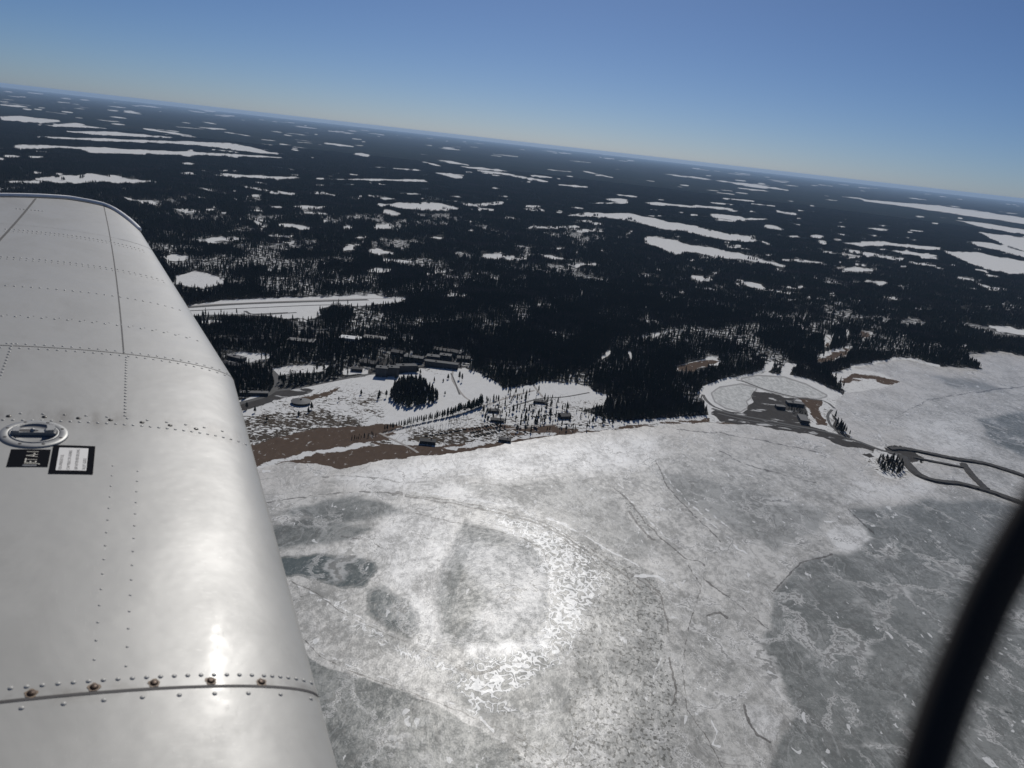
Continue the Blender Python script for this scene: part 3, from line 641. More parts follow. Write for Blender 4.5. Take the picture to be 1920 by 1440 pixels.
def low_tree(rs, x, y, h, r, n=5):
    V = []; F = []
    for zb, zt, q in ((h*.22, h*.72, r), (h*.5, h, r*.68)):
        b = len(V); V.append((x + rs.uniform(-.3,.3), y + rs.uniform(-.3,.3), zt)); a0 = rs.uniform(0, 6.3)
        for k in range(n):
            a = a0 + 6.283*k/n; qq = q*rs.uniform(.7,1.25); V.append((x+qq*math.cos(a), y+qq*math.sin(a), zb+rs.uniform(-.6,.6)))
        for k in range(n): F.append((b, b+1+k, b+1+(k+1)%n))
    return V, F
def patch(size, n, seed, seg):
    rs = random.Random(seed); parts = []
    for k in range(n):
        parts.append((*low_tree(rs, rs.uniform(-.5,.5)*size, rs.uniform(-.5,.5)*size, rs.uniform(11,19), rs.uniform(1.7,2.6), seg), needles))
    return raw_mesh('stand', parts)
p20 = [patch(20, 10, 50+k, 5) for k in range(4)]; p40 = [patch(40, 34, 70+k, 4) for k in range(4)]

BUILD_AT = []      # footprints to keep clear of trees (filled below)
# buildings: (x, y of the foot on bearings, width, depth, height, yaw, kind, label)
BLD = [
 (655,640,40,22,5,0,'flat_light','low hall with pale flat roof beside the main road junction'),
 (562,646,48,20,6,2,'flat_dark','dark hall with a tall chimney below the road junction'),
 (700,640,44,24,5,-3,'flat_dark','wide dark shed right of the pale roofed hall by the road'),
 (827,690,60,13,9,-2,'hotel','long hotel block at the top of the snowy slope'),
 (760,698,36,14,11,24,'hotel','slanting hotel wing behind the oval grove of trees'),
 (735,706,20,15,15,12,'hotel','tall dark hotel block nearest the left end of the snowy slope'),
 (714,707,20,16,15,4,'hotel','squat dark hotel block left of the two tall ones'),
 (774,680,36,16,9,-3,'hotel','dark block behind the slanting hotel wing'),
 (811,678,24,16,9,0,'hotel','dark block directly behind the left half of the long hotel'),
 (834,677,22,16,10,0,'hotel','dark block directly behind the right half of the long hotel'),
 (830,664,34,14,7,-8,'gable','gabled lodge at the forest edge uppermost behind the hotels'),
 (856,668,24,14,7,-30,'gable','gabled lodge turned aslant right of the uppermost lodge'),
 (745,667,24,14,6,-10,'gable','gabled house left of the hotel blocks by the road'),
 (868,678,24,14,6,8,'gable','gabled house at the right end of the hotel cluster'),
 (690,686,28,15,5,-6,'gable','low gabled house between the snowy yard and the hotels'),
 (668,697,18,12,5,8,'gable','small gabled house beside the snowy yard left of the hotels'),
 (473,742,42,10,4,16,'flat_dark','long low row building beside the road next to the wing'),
 (441,676,30,14,5,-20,'flat_dark','dark flat building on the left side of the round snowy field'),
 (432,690,34,14,5,-6,'gable','dark gabled building hard by the wing edge'),
 (801,834,21,10,5,3,'gable','dark cabin standing alone above the beach'),
 (932,792,20,9,3.6,2,'gable','dark long cabin in the middle of the camping ground'),
 (925,774,17,8,3.6,10,'gable','brown cabin above the long camping cabin'),
 (1011,757,19,8,4,0,'gable','dark cabin beside the frozen pond in the camping woods'),
 (1058,786,17,14,5,25,'gable','broad gabled service house among the camping pines'),
 (946,829,17,9,3.5,-2,'gable','low dark shelter on the beach edge'),
 (1492,762,30,14,5,-2,'flat_dark','long dark warehouse in the middle of the harbour yard'),
 (1464,768,16,12,5,0,'flat_dark','small dark store left of the harbour warehouse'),
 (1511,796,14,34,6,-8,'flat_dark','deep dark shed beside the harbour road'),
 (1548,600,22,12,5,10,'gable','lone house in the village glade right of the woods'),
 (1606,648,18,12,5,15,'gable','house beside the ploughed track on the right'),
 (1432,668,18,10,5,-8,'gable','house at the forest glade above the ponds'),
]
wallm = {'hotel': simple('hotel_render', (.028,.028,.03), .8, .2, .2), 'gable': simple('timber_wall', (.03,.024,.02), .85, .3, .8),
 'flat_dark': simple('sheet_wall', (.028,.028,.032), .7, .2, .4), 'flat_light': simple('pale_wall', (.30,.29,.28), .7, .15, .4)}
roofm = {'hotel': simple('felt_roof', (.026,.028,.032), .8, .25, .2), 'gable': simple('dark_roof', (.025,.025,.028), .7, .25, .4),
 'flat_dark': simple('bitumen_roof', (.03,.03,.034), .7, .3, .2), 'flat_light': simple('pale_sheet_roof', (.42,.43,.44), .5, .12, .2)}
glass = simple('window_glass', (.05,.06,.07), .15, .1, 1.0)
doorm = simple('door_paint', (.16,.12,.09), .6, .2, 1.0)
mast = simple('chimney_brick', (.11,.07,.055), .85, .25, 1.0)
for (px, py, w, d, h, yaw, kind, label) in BLD:
    gx, gy = G(px, py); gy += d/2
    b = empty('holiday_building' if kind == 'hotel' else 'house' if kind == 'gable' else 'warehouse', (gx, gy, 0), R(yaw))
    tag(b, label, 'hotel' if kind == 'hotel' else 'house' if kind == 'gable' else 'warehouse')
    BUILD_AT.append((gx, gy, max(w, d)*.5 + 2, R(yaw), w/2+2.5, d/2+2.5))
    MB().box(-w/2, w/2, -d/2, d/2, 0, h).build('wall', wallm[kind], b)
    if kind == 'gable':
        rf = MB().gable(-w/2-.6, w/2+.6, -d/2-.7, d/2+.7, h+.003, h + d*.24)
        rf.build('roof', roofm[kind], b)
    else:
        rf = MB().box(-w/2-.3, w/2+.3, -d/2-.3, d/2+.3, h+.003, h+.7)
        if w > 18: rf.box(-w*.2, -w*.2+3, -2, 1.5, h+.702, h+2.2)
        rf.build('roof', roofm[kind], b)
    nf = max(1, int(h // 3.4)) if kind == 'hotel' else 1
    nw = max(2, min(8, int(w / (6 if kind == 'hotel' else 7))))
    for fl in range(nf):
        for k in range(nw):
            xc = -w/2 + w*(k+.5)/nw; z = 1.1 + fl*3.2
            if fl == 0 and k == nw//2:
                MB().box(xc-.6, xc+.6, -d/2-.06, -d/2+.02, .02, 2.2).build('door', doorm, b)
            else:
                MB().box(xc-1, xc+1, -d/2-.05, -d/2+.02, z, z+1.4).build('window', glass, b)
    if 'chimney' in label:
        MB().prism([(w/2-3+1.1*math.cos(a*.7854), 3+1.1*math.sin(a*.7854)) for a in range(8)], 0, 20).build('chimney', mast, b)
    elif kind == 'gable' and w > 16:
        MB().box(w*.2, w*.2+1.1, -.5, .5, h + d*.16, h + d*.24 + 1.2).build('chimney', mast, b)
# round hall with a shallow conical roof
gx, gy = G(559, 762); gy += 14; rb = empty('round_pavilion', (gx, gy, 0)); tag(rb, 'round dark pavilion with shallow conical roof and hub at the edge of the dunes', 'pavilion')
BUILD_AT.append((gx, gy, 18, 0, 16, 16)); N = 32
MB().prism([(13*math.cos(6.283*k/N), 13*math.sin(6.283*k/N)) for k in range(N)], 0, 3.6).build('wall', wallm['gable'], rb)
V = []; 
for rr2, z in ((14.6, 3.4), (14.6, 3.75), (1.6, 6.2)): V += [(rr2*math.cos(6.283*k/N), rr2*math.sin(6.283*k/N), z) for k in range(N)]
F = [(i*N+k, i*N+(k+1)%N, (i+1)*N+(k+1)%N, (i+1)*N+k) for i in range(2) for k in range(N)] + [tuple(2*N+k for k in range(N)), tuple(N-1-k for k in range(N))]
mesh_obj('roof', V, F, roofm['flat_dark'], rb)
MB().prism([(1.3*math.cos(6.283*k/12), 1.3*math.sin(6.283*k/12)) for k in range(12)], 6.1, 7.6).build('roof_vent', mast, rb)
for k in range(6):
    a = R(-150 + 24*k); V0 = MB().box(-1.1, 1.1, -.05, .05, 1, 2.5).build('window', glass, rb); V0.location = (13.03*math.cos(a), 13.03*math.sin(a), 0); V0.rotation_euler = (0, 0, a + math.pi/2)

def clear_of_buildings(X, Y):
    ok = np.ones(X.shape, bool)
    for gx, gy, r, yaw, hw, hd in BUILD_AT:
        dx, dy = X-gx, Y-gy; c, s = math.cos(yaw), math.sin(yaw)
        ok &= ~((np.abs(dx*c+dy*s) < hw) & (np.abs(-dx*s+dy*c) < hd + 3))
    return ok
ROADS = [([(440,760),(490,745),(512,733),(520,718),(516,702)],3),([(512,733),(560,727),(620,715),(690,702),(745,697),(790,686),(862,686)],3),
 ([(380,641),(440,638),(500,632),(560,625),(620,622),(680,617),(740,613),(820,608),(900,596)],2.5),([(1335,766),(1370,776),(1420,785),(1480,797)],3),([(590,624),(640,640),(700,658),(740,672)],2.5),([(575,624),(556,614),(546,608),(556,603)],3)]

# candidate tree positions: jittered grids in map space
def jgrid(r1, r2, sp_, azm=41):
    n = int(2*r2/sp_)+2; gx = (np.arange(n)-n/2)*sp_; gyv = np.arange(0, r2+sp_, sp_)
    Xg, Yg = np.meshgrid(gx, gyv); Xg = Xg + (rng.random(Xg.shape)-.5)*sp_*.9; Yg = Yg + (rng.random(Yg.shape)-.5)*sp_*.9
    rr = np.hypot(Xg, Yg); k = (rr > r1) & (rr < r2) & (np.abs(np.arctan2(Xg, Yg)) < R(azm))
    return Xg[k], Yg[k]
def forest_keep(X, Y, margin, near):
    x, y = survey(X, Y); rr = np.hypot(X, Y)
    wx, wy = wander(X, Y, rr)
    x2, y2 = x + wx, y + wy
    land = sd_poly(x2, y2, LAND); op = opening(x2, y2)
    for f_ in (1.016, 1.032):                # a stand never hides the clearing behind it
        xs, ys = survey(X*f_, Y*f_); wx, wy = wander(X*f_, Y*f_, rr*f_)
        o2 = opening(xs+wx, ys+wy); op = np.maximum(op, np.where((rng.random(X.shape) < .8) | (rr > 2500), o2 - .2, -12))
    th = thinning(x2, y2) * (1 - .72*speckle(X, Y, x, y))
    g = fbm(X/45, Y/45, 21, 3)
    th = th * np.clip((g - .30) * 9, .3, 1)
    k = (land > margin) & ((op < -margin*.2) | ((rr > 1900) & (rr < 5200) & (op < 2.2) & (rng.random(X.shape) < .11))) & (rng.random(X.shape) < th)
    if near:
        k &= clear_of_buildings(X, Y)
        for pts, w in ROADS: k &= sd_line(x, y, pts) > w
    return k
pts = []   # X, Y, tier kind, scale
X, Y = jgrid(950, 2500, 4.9); k = forest_keep(X, Y, .8, True); X, Y = X[k], Y[k]
near = [(a, b_) for a, b_ in zip(X, Y)]
# extra hand-placed stands: (outline, spacing, height factor, label, group)
HILL = [(738,726),(760,716),(790,718),(808,732),(824,752),(800,762),(770,766),(745,764),(731,748)]
def fill(poly, spc, jit=.9, keep=1.0, seed=1):
    r_ = random.Random(seed); G_ = [G(*p) for p in poly]; xs = [g[0] for g in G_]; ys = [g[1] for g in G_]; out = []
    P = np.array(G_); x = min(xs)
    while x < max(xs):
        y = min(ys)
        while y < max(ys):
            a, b_ = x + r_.uniform(-.5,.5)*spc*jit, y + r_.uniform(-.5,.5)*spc*jit
            if sd_poly(np.array([a]), np.array([b_]), G_)[0] > 0 and r_.random() < keep: out.append((a, b_))
            y += spc
        x += spc
    return out
stands = []
LH = 'dark spruce packed in the oval grove on the snowy slope'; GH = 'spruces of the oval grove'
for p in fill(HILL, 5.6, .9, .98, 2): stands.append((*p, random.uniform(.8, 1.1), LH, GH))
LI = 'dark scrubby pine on the small islet beside the breakwaters'; GI = 'pines of the islet'
for p in fill([(1642,860),(1668,858),(1690,866),(1694,884),(1676,894),(1650,884)], 5.2, .95, 1, 4): stands.append((*p, random.uniform(.55, .8), LI, GI))
LR = 'small spruce in the slanting row along the snowy track'; GR = 'spruces in the row along the track'
row = ribbon_pts([(722,808),(760,799),(800,790),(840,781),(862,775),(885,768),(902,761)], 3.3)
for i, p in enumerate(row):
    stands.append((p[0]+random.uniform(-.8,.8), p[1]+random.uniform(-.8,.8), (.60 + .5*i/len(row))*random.uniform(.85,1.15), LR, GR))
LC = 'pine standing among the cabins and hedges of the camping ground'; GC = 'pines of the camping ground'
for p in fill([(900,756),(960,735),(1010,735),(1060,765),(1150,775),(1200,790),(1100,806),(960,815),(900,790)], 9.5, 1, .55, 6): stands.append((*p, random.uniform(.4, .95), LC, GC))
LB = 'low dark pine beside the beach path'; GB = 'pines beside the beach path'
for p in fill([(660,822),(705,812),(708,818),(670,828),(652,830)], 5, 1, .75, 8): stands.append((*p, random.uniform(.3, .45), LB, GB))
LT = 'dark pine clustered by the harbour sheds'; GT = 'pines by the harbour sheds'
for p in fill([(1478,764),(1508,768),(1512,782),(1496,778),(1478,772)], 6, 1, .7, 9): stands.append((*p, random.uniform(.3, .5), LT, GT))
lone = [(677,740,.6,'lone small spruce on the snow midway between dunes and grove'),(711,744,.75,'tall lone pine left of the oval grove, the upper of a close pair'),(709,750,.6,'lone pine left of the oval grove, the lower of a close pair'),
 (724,746,.8,'slim pine just left of the oval grove'),(742,711,.6,'small pine directly above the left end of the oval grove'),(814,716,.55,'round topped small spruce above the oval grove'),
 (831,716,.4,'tiny spruce between the two small spruces above the grove'),(840,711,.65,'pointed spruce near the path above the grove'),(861,712,1.0,'taller spruce of the tight pair beside the path'),(866,716,.95,'broader spruce of the tight pair beside the path'),
 (783,699,.7,'small spruce in front of the long hotel, left of two'),(788,701,.55,'small spruce in front of the long hotel, right of two'),(780,719,.6,'spruce touching the upper edge of the grove'),(794,724,.7,'pointed spruce at the upper right of the grove'),
 (834,741,.45,'thin young pine on the open snow right of the grove'),(635,753,.5,'small dark spruce on the dunes right of the round pavilion'),(584,768,.7,'dark spruce just right of the round pavilion'),(578,774,.6,'spruce right below the round pavilion'),
 (560,780,.55,'small spruce straight below the round pavilion'),(500,790,.5,'small spruce in the scrub left of the pavilion'),(478,774,.6,'leaning dark spruce near the wing edge'),(463,768,.7,'spruce almost touching the wing edge')]
for x_, y_, s_, lb in lone: stands.append((*G(x_, y_), s_, lb, None))
# choose the 300 largest in view as individual trees
def angular(x, y, s): return s / math.hypot(x, y)
def in_view(x, y):
    a, b_ = survey(np.array([x]), np.array([y])); a, b_ = a[0], b_[0]
    wingx = 440 + max(0, (b_-715))*.269 if b_ > 715 else 440 - (715-b_)*.57
    return wingx + 4 < a < 1918 and b_ < 1400
def zone_label(a, b_):
    for lim, lb, gr in ((520, 'dark pine in the woods hard by the wing edge', 'pines by the wing edge'), (620, 'dark pine beside the bend of the resort road', 'pines at the road bend'),
        (745, 'dark pine in the woods left of the hotel blocks', 'pines left of the hotels'), (1000, 'dark pine on the edge of the woods right of the hotels', 'pines right of the hotels'),
        (1120, 'dark pine at the wood edge behind the small snowy clearing', 'pines behind the small clearing'), (1190, 'tall pine at the forest edge just right of the small clearing', 'pines right of the small clearing'),
        (1260, 'tall dark pine at the seaward edge of the dense forest', 'pines on the middle of the seaward edge'), (1345, 'tall dark pine at the forest corner left of the round pond', 'pines left of the round pond'),
        (1580, 'dark pine in the woods around the frozen harbour ponds', 'pines around the harbour ponds')):
        if a < lim: return lb, gr
    return 'dark pine in the wooded point on the far side of the bay', 'pines on the far point of the bay'
cand = []
for (x_, y_) in near:
    cand.append((x_, y_, float(rng.uniform(.58, 1.08)), None, None))
hand = [s for s in stands]
allc = [c for c in hand if c[4] is None] + sorted([c for c in hand if c[4] is not None] + cand, key=lambda c: -angular(c[0], c[1], c[2] if c[4] else c[2]*.98))
NI = 0; stuff_pts = []
for c in allc:
    if NI < 300 and in_view(c[0], c[1]):
        k = NI % 6; s = c[2]
        o = bpy.data.objects.new('conifer_tree', None); C.objects.link(o); o.location = (c[0], c[1], 0)
        o.rotation_euler = (0, 0, random.uniform(0, 6.28)); wd = 1.3 if s > .85 else 1.75; o.scale = (s*wd*random.uniform(.9,1.15), s*wd*random.uniform(.9,1.15), s)
        if c[3]: lb, gr = c[3], c[4]
        else:
            a, b_ = survey(np.array([c[0]]), np.array([c[1]])); lb, gr = zone_label(a[0], b_[0])
        tag(o, lb, 'tree', gr)
        for nm, me in zip(('crown', 'trunk'), tree_me[k]):
            q = bpy.data.objects.new(nm, me); C.objects.link(q); q.parent = o
        NI += 1
    else: stuff_pts.append((c[0], c[1], c[2], NI and random.randrange(6)))
# bare birches on the camping field
def birch(seed):
    r_ = random.Random(seed); V, F = trunk(8.5, .13, r_.uniform(-.04,.04), 5); parts = []
    VB = []; FB = []
    for k in range(26):
        z = r_.uniform(2.2, 8); a = r_.uniform(0, 6.28); L = (9.5 - z)*.28 + .4; n = len(VB)
        ex, ey, ez = L*math.cos(a), L*math.sin(a), L*r_.uniform(.9, 1.6)
        for dx, dy in ((.05,0),(-.03,.05),(-.03,-.05)): VB.append((dx, dy, z))
        VB.append((ex, ey, z+ez)); FB += [(n,n+1,n+3),(n+1,n+2,n+3),(n+2,n,n+3)]
        for j in range(2):
            u = r_.uniform(.4,.9); n = len(VB); bx, by, bz = ex*u, ey*u, z+ez*u; a2 = a+r_.uniform(-1,1)
            VB += [(bx,by,bz-.04),(bx,by,bz+.04),(bx+.6*math.cos(a2), by+.6*math.sin(a2), bz+.8)]; FB.append((n,n+1,n+2))
    return (V, F), (VB, FB)
BM = []
for k in range(3):
    a_, b_ = birch(k); BM.append((raw_mesh('trunk', [(*a_, twig)]), raw_mesh('crown', [(*b_, twig)])))
for k, (bx, by) in enumerate([(802+5.6*i, 808-1.0*i + (i % 3)) for i in range(12)] + [(842+4.6*i, 795-1.1*i + (i % 2)*2) for i in range(8)] + [(783+6*i, 812-i) for i in range(6)] + [(1015+9*i, 748+2*(i % 2)) for i in range(5)]):
    x_, y_ = G(bx + random.uniform(-1.5,1.5), by); o = empty('bare_birch', (x_, y_, 0), random.uniform(0,6.28)); s = random.uniform(.75,1.2); o.scale = (s, s, s)
    pond = bx > 1000
    tag(o, 'thin bare birch at the near edge of the small frozen pond' if pond else 'thin leafless birch on the snow between the spruce row and the beach', 'tree', 'bare birches by the pond' if pond else 'bare birches below the spruce row')
    for nm, me in zip(('trunk', 'crown'), BM[k % 3]):
        q = bpy.data.objects.new(nm, me); C.objects.link(q); q.parent = o
# pitch hedges
hedge_m = simple('hedge_twigs', (.030,.032,.024), .9, .4, 1.5)
def hedge(seed):
    r_ = random.Random(seed); V = []; F = []; n = 7
    for i in range(n):
        x = -3 + 6*i/(n-1); w = .8*r_.uniform(.7,1.2)*(.5 if i in (0,n-1) else 1); h = 1.7*r_.uniform(.7,1.15)*(.6 if i in (0,n-1) else 1)
        V += [(x,-w,0),(x,-w*.9,h*.6),(x,0,h),(x,w*.9,h*.6),(x,w,0)]
    for i in range(n-1):
        for j in range(4): F.append((i*5+j, i*5+j+1, (i+1)*5+j+1, (i+1)*5+j))
    F += [(0,1,2,3,4), tuple((n-1)*5+4-j for j in range(5))]
    return raw_mesh('hedge', [(V, F, hedge_m)])
HM = [hedge(k) for k in range(3)]; HK = 0
def hedges(x0, y0, x1, y1, n, ang, label, group):
    global HK
    for i in range(n):
        u = i/(n-1); x_, y_ = G(x0+(x1-x0)*u+random.uniform(-1,1), y0+(y1-y0)*u+random.uniform(-.5,.5))
        o = bpy.data.objects.new('hedge', HM[HK % 3]); C.objects.link(o); HK += 1
        o.location = (x_, y_, 0); o.rotation_euler = (0,0,R(ang)+random.uniform(-.2,.2)); s = random.uniform(.75,1.25); o.scale = (s,s,1)
        tag(o, label, 'hedge', group)
for args in [(880,806,935,795,12,-52,'upper'),(884,812,940,800,12,-52,'middle'),(890,819,946,806,11,-52,'lower')]:
    hedges(*args[:6], 'low dark pitch hedge in the %s of three short rows above the beach' % args[6], 'pitch hedges, %s row' % args[6])
hedges(998,782,1040,778,11,-60,'low hedge in the short row left of the broad service house','hedges left of the service house')
hedges(800,818,872,806,9,14,'low hedge along the bare birches on the snow','hedges along the birches')
hedges(1062,796,1130,800,6,50,'low shrub on the dune strip below the service house','shrubs below the service house')

# ---- the forest as one mass
X2, Y2 = jgrid(2500, 5200, 19); k = forest_keep(X2, Y2, .8, False); X2, Y2 = X2[k], Y2[k]
X3, Y3 = jgrid(5200, 11000, 38); k = forest_keep(X3, Y3, .4, False); X3, Y3 = X3[k], Y3[k]
sp_ = np.array([(a, b_, s) for a, b_, s, _ in stuff_pts])
PX = np.concatenate([sp_[:,0], X2, X3]); PY = np.concatenate([sp_[:,1], Y2, Y3]); n1, n2, n3 = len(sp_), len(X2), len(X3)
SC = np.concatenate([sp_[:,2], rng.uniform(.85,1.15,n2), rng.uniform(.85,1.15,n3)])
KD = np.concatenate([rng.integers(0,6,n1), 6+rng.integers(0,4,n2), 10+rng.integers(0,4,n3)])
print('forest instances', n1, n2, n3)
fm = bpy.data.meshes.new('forest'); NP = len(PX); fm.vertices.add(NP)
fm.vertices.foreach_set('co', np.stack([PX, PY, np.zeros(NP)], -1).astype(np.float32).ravel())
for nm, dt, ar in (('sc','FLOAT',SC.astype(np.float32)),('rz','FLOAT',rng.uniform(0,6.283,NP).astype(np.float32)),('kd','INT',KD.astype(np.int32))):
    a = fm.attributes.new(nm, dt, 'POINT'); a.data.foreach_set('value', ar)
fm.update(); fo = bpy.data.objects.new('forest', fm); C.objects.link(fo)
tag(fo, kind='stuff')
ng = bpy.data.node_groups.new('forest', 'GeometryNodeTree')
ng.interface.new_socket('Geometry', in_out='INPUT', socket_type='NodeSocketGeometry'); ng.interface.new_socket('Geometry', in_out='OUTPUT', socket_type='NodeSocketGeometry')
gi = ng.nodes.new('NodeGroupInput'); go = ng.nodes.new('NodeGroupOutput'); jn = ng.nodes.new('GeometryNodeJoinGeometry')
def named(nm, dt):
    n = ng.nodes.new('GeometryNodeInputNamedAttribute'); n.data_type = dt; n.inputs['Name'].default_value = nm; return n.outputs[0]
sc_, rz_, kd_ = named('sc','FLOAT'), named('rz','FLOAT'), named('kd','INT')
cx = ng.nodes.new('ShaderNodeCombineXYZ'); ng.links.new(rz_, cx.inputs[2])
protos = [bpy.data.objects.new('tree_form', me) for me in joined + p20 + p40]
for i, po in enumerate(protos):
    oi = ng.nodes.new('GeometryNodeObjectInfo'); oi.inputs[0].default_value = po; oi.inputs['As Instance'].default_value = True
    cmp_ = ng.nodes.new('FunctionNodeCompare'); cmp_.data_type = 'INT'; cmp_.operation = 'EQUAL'
    ints = [s for s in cmp_.inputs if s.type == 'INT']; ng.links.new(kd_, ints[0]); ints[1].default_value = i
    ip = ng.nodes.new('GeometryNodeInstanceOnPoints')
    ng.links.new(gi.outputs[0], ip.inputs['Points']); ng.links.new(cmp_.outputs[0], ip.inputs['Selection'])
    ng.links.new(oi.outputs['Geometry'], ip.inputs['Instance']); ng.links.new(cx.outputs[0], ip.inputs['Rotation']); ng.links.new(sc_, ip.inputs['Scale'])
    ng.links.new(ip.outputs[0], jn.inputs[0])
ng.links.new(jn.outputs[0], go.inputs[0])
md = fo.modifiers.new('forest', 'NODES'); md.node_group = ng

# ------------------------------------------------------------------ the wing
WR = np.array([[0.8928683,-0.4022217,0.2024946],[-0.0282702,0.3987162,0.9166385],[-0.4494296,-0.8241621,0.3446301]])
WT = np.array([0.2541278,-1.1707497,-0.1632216])
THK, SWP, TAP, SK = 0.5028235, 0.3076578, 0.5536639, 2.963956
WW = M @ WR; WO = M @ WT + np.array([0, 0, H])
def yt(t): t = max(t, 0); return THK*0.15/0.2*(0.2969*math.sqrt(t)-0.1260*t-0.3516*t**2+0.2843*t**3-0.1036*t**4)
def up(t): return yt(t) + 0.022*(1-(2*t-1)**2)
def lo(t): return -yt(t)*1.1 + 0.022*(1-(2*t-1)**2)*.5
def chd(s): return 1.6 if s < SK else 1.6-(s-SK)/(5.2-SK)*TAP
def les(s): return 0 if s < SK else (s-SK)/(5.2-SK)*SWP
def stip(t):
    a = 5.285 - .38*max(0, (.15-t)/.15)**2.2 - .10*max(0, t-.3)/.15*.6
    return a
def smap(s, t):
    if s < 4.6: return s
    return 4.6 + (s-4.6)*(stip(t)-4.6)/.7
def roll(s, t):   # the skin rolls over at the very tip
    d = stip(t) - s
    return .012*(1-math.sqrt(max(0, 1-(1-d/.012)**2))) if 0 <= d < .012 else 0
def WP(s, t, h=0.0):
    c = chd(s); e = 1e-3
    p = np.array([-(les(s)+t*c), s, up(t)*c])
    if h:
        a = np.array([-(les(s)+(t+e)*c), s, up(t+e)*c]) - p; b_ = np.array([-(les(s+e)+t*chd(s+e)), s+e, up(t)*chd(s+e)]) - p
        n = np.cross(b_, a); n = n/np.linalg.norm(n); n = n if n[2] > 0 else -n
        p = p + n*h
    return p
wing = bpy.data.objects.new('aircraft_wing', None); C.objects.link(wing)
wm = Matrix.Identity(4)
for i in range(3):
    for j in range(3): wm[i][j] = float(WW[i, j])
    wm[i][3] = float(WO[i])
wing.matrix_world = wm
tag(wing, 'riveted pale metal aircraft wing with fuel cap filling the left of the view', 'wing')
def paint(name, base, rough, metal=0.0, coat=.0):
    m, nt, b = new_mat(name); t = NT(nt); p = t.pos()
    g = t.noise(t.map(p, (1.2, .8, 1)), 3.0, 6, .65, .6); f = t.noise(p, 22, 4, .6)
    dirt = t.ramp(g, .44, .66)
    c = t.mix(t.math('MULTIPLY', dirt, .36), base, tuple(x*.62 for x in base))
    c = t.mix(t.math('MULTIPLY', t.ramp(f, .55, .8), .12), c, tuple(x*.6 for x in base))
    sx = nt.nodes.new('ShaderNodeSeparateXYZ'); nt.links.new(p, sx.inputs[0])
    grime = t.math('MULTIPLY', t.ramp(t.math('ABSOLUTE', t.math('SUBTRACT', sx.outputs[1], 2.485)), .09, .0), t.ramp(t.noise(t.map(p, (4, 1, 1)), 4, 5, .65), .42, .68))
    g2 = t.math('MULTIPLY', t.ramp(t.math('ABSOLUTE', t.math('SUBTRACT', sx.outputs[1], 1.507)), .03, .0), t.ramp(t.noise(p, 14, 4, .65), .42, .7))
    c = t.mix(t.math('MULTIPLY', t.math('MAXIMUM', grime, g2), .62), c, (.16,.14,.115))
    nt.links.new(c, b.inputs['Base Color'])
    sc = t.noise(t.map(p, (9, 90, 9), .4), 6, 3); sc2 = t.noise(t.map(p, (90, 8, 9), -.3), 5, 3)
    r_ = t.math('ADD', t.math('MULTIPLY_ADD', g, .22, rough-.11), t.math('MULTIPLY', t.ramp(sc, .62, .7), -.08))
    nt.links.new(r_, b.inputs['Roughness']); b.inputs['Metallic'].default_value = metal
    b.inputs['Coat Weight'].default_value = coat; b.inputs['Coat Roughness'].default_value = .13; b.inputs['Specular IOR Level'].default_value = .42 if not metal else .5
    wav = t.noise(p, 5.5, 3, .5)
    h = t.math('ADD', t.math('MULTIPLY', wav, 1.0), t.math('ADD', t.math('MULTIPLY', t.ramp(sc, .66, .72), .012), t.math('MULTIPLY', t.ramp(sc2, .66, .72), .012)))
    bm_ = t.bump(h, 1.0, .0026); nt.links.new(bm_, b.inputs['Normal']); nt.links.new(bm_, b.inputs['Coat Normal'])
    return m
skin_m = paint('wing_paint', (.425,.415,.38), .43, 0.0, .018)
metal_m = paint('bare_metal', (.30,.30,.29), .5, .35)
rivet_m = skin_m
seam_m = simple('seam_sealant', (.055,.05,.048), .7, .2, 20)
seaml_m = simple('seam_line', (.09,.088,.085), .8, .2, 20)
blackp = simple('black_placard', (.006,.007,.010), .6, .2, 30)
whitep = simple('white_placard', (.72,.70,.66), .5, .06, 30)
inkm = simple('placard_ink', (.16,.15,.14), .6, .2, 30)
blackp.node_tree.nodes['Principled BSDF'].inputs['Specular IOR Level'].default_value = .04; blackp.node_tree.nodes['Principled BSDF'].inputs['Roughness'].default_value = .9
goldm = simple('placard_lettering', (.55,.52,.44), .5, .1, 30)
rust = simple('rusty_screw', (.045,.028,.018), .45, .5, 150, .6)
stain = simple('rust_stain', (.20,.13,.075), .6, .3, 90)
def skin(s0, s1, ns, ts, name):
    V = []; F = []; k = len(ts)
    for i in range(ns+1):
        sq = s0 + (s1-s0)*i/ns
        for t_, side in ts:
            s = smap(sq, t_); c = chd(s); z = up(t_)*c - roll(s, t_) if side else lo(t_)*c
            V.append((-(les(s)+t_*c), s, z))
    for i in range(ns):
        for j in range(k-1): F.append((i*k+j, i*k+j+1, (i+1)*k+j+1, (i+1)*k+j))
    return mesh_obj(name, V, F, skin_m, wing, True)
TS = [(t_, False) for t_ in (1.0,.8,.6,.4,.2,.1,.05,.02,.008,.003)] + [(u*u, True) for u in np.linspace(0, 1, 44)]
skin(-.35, 1.502, 12, TS, 'inboard_skin'); skin(1.506, 2.9625, 12, TS, 'tank_skin')
skin(2.9655, 4.55, 12, TS, 'outboard_skin').data
sl_ = np.concatenate([np.linspace(4.552, 5.24, 10), np.linspace(5.25, 5.3, 8)])
V = []; F = []; kk = len(TS)
for sq in sl_:
    for t_, side in TS:
        s = smap(sq, t_); c = chd(s); z = up(t_)*c - roll(s, t_) if side else lo(t_)*c
        V.append((-(les(s)+t_*c), s, z))
for i in range(len(sl_)-1):
    for j in range(kk-1): F.append((i*kk+j, i*kk+j+1, (i+1)*kk+j+1, (i+1)*kk+j))
mesh_obj('tip_skin', V, F, skin_m, wing, True)
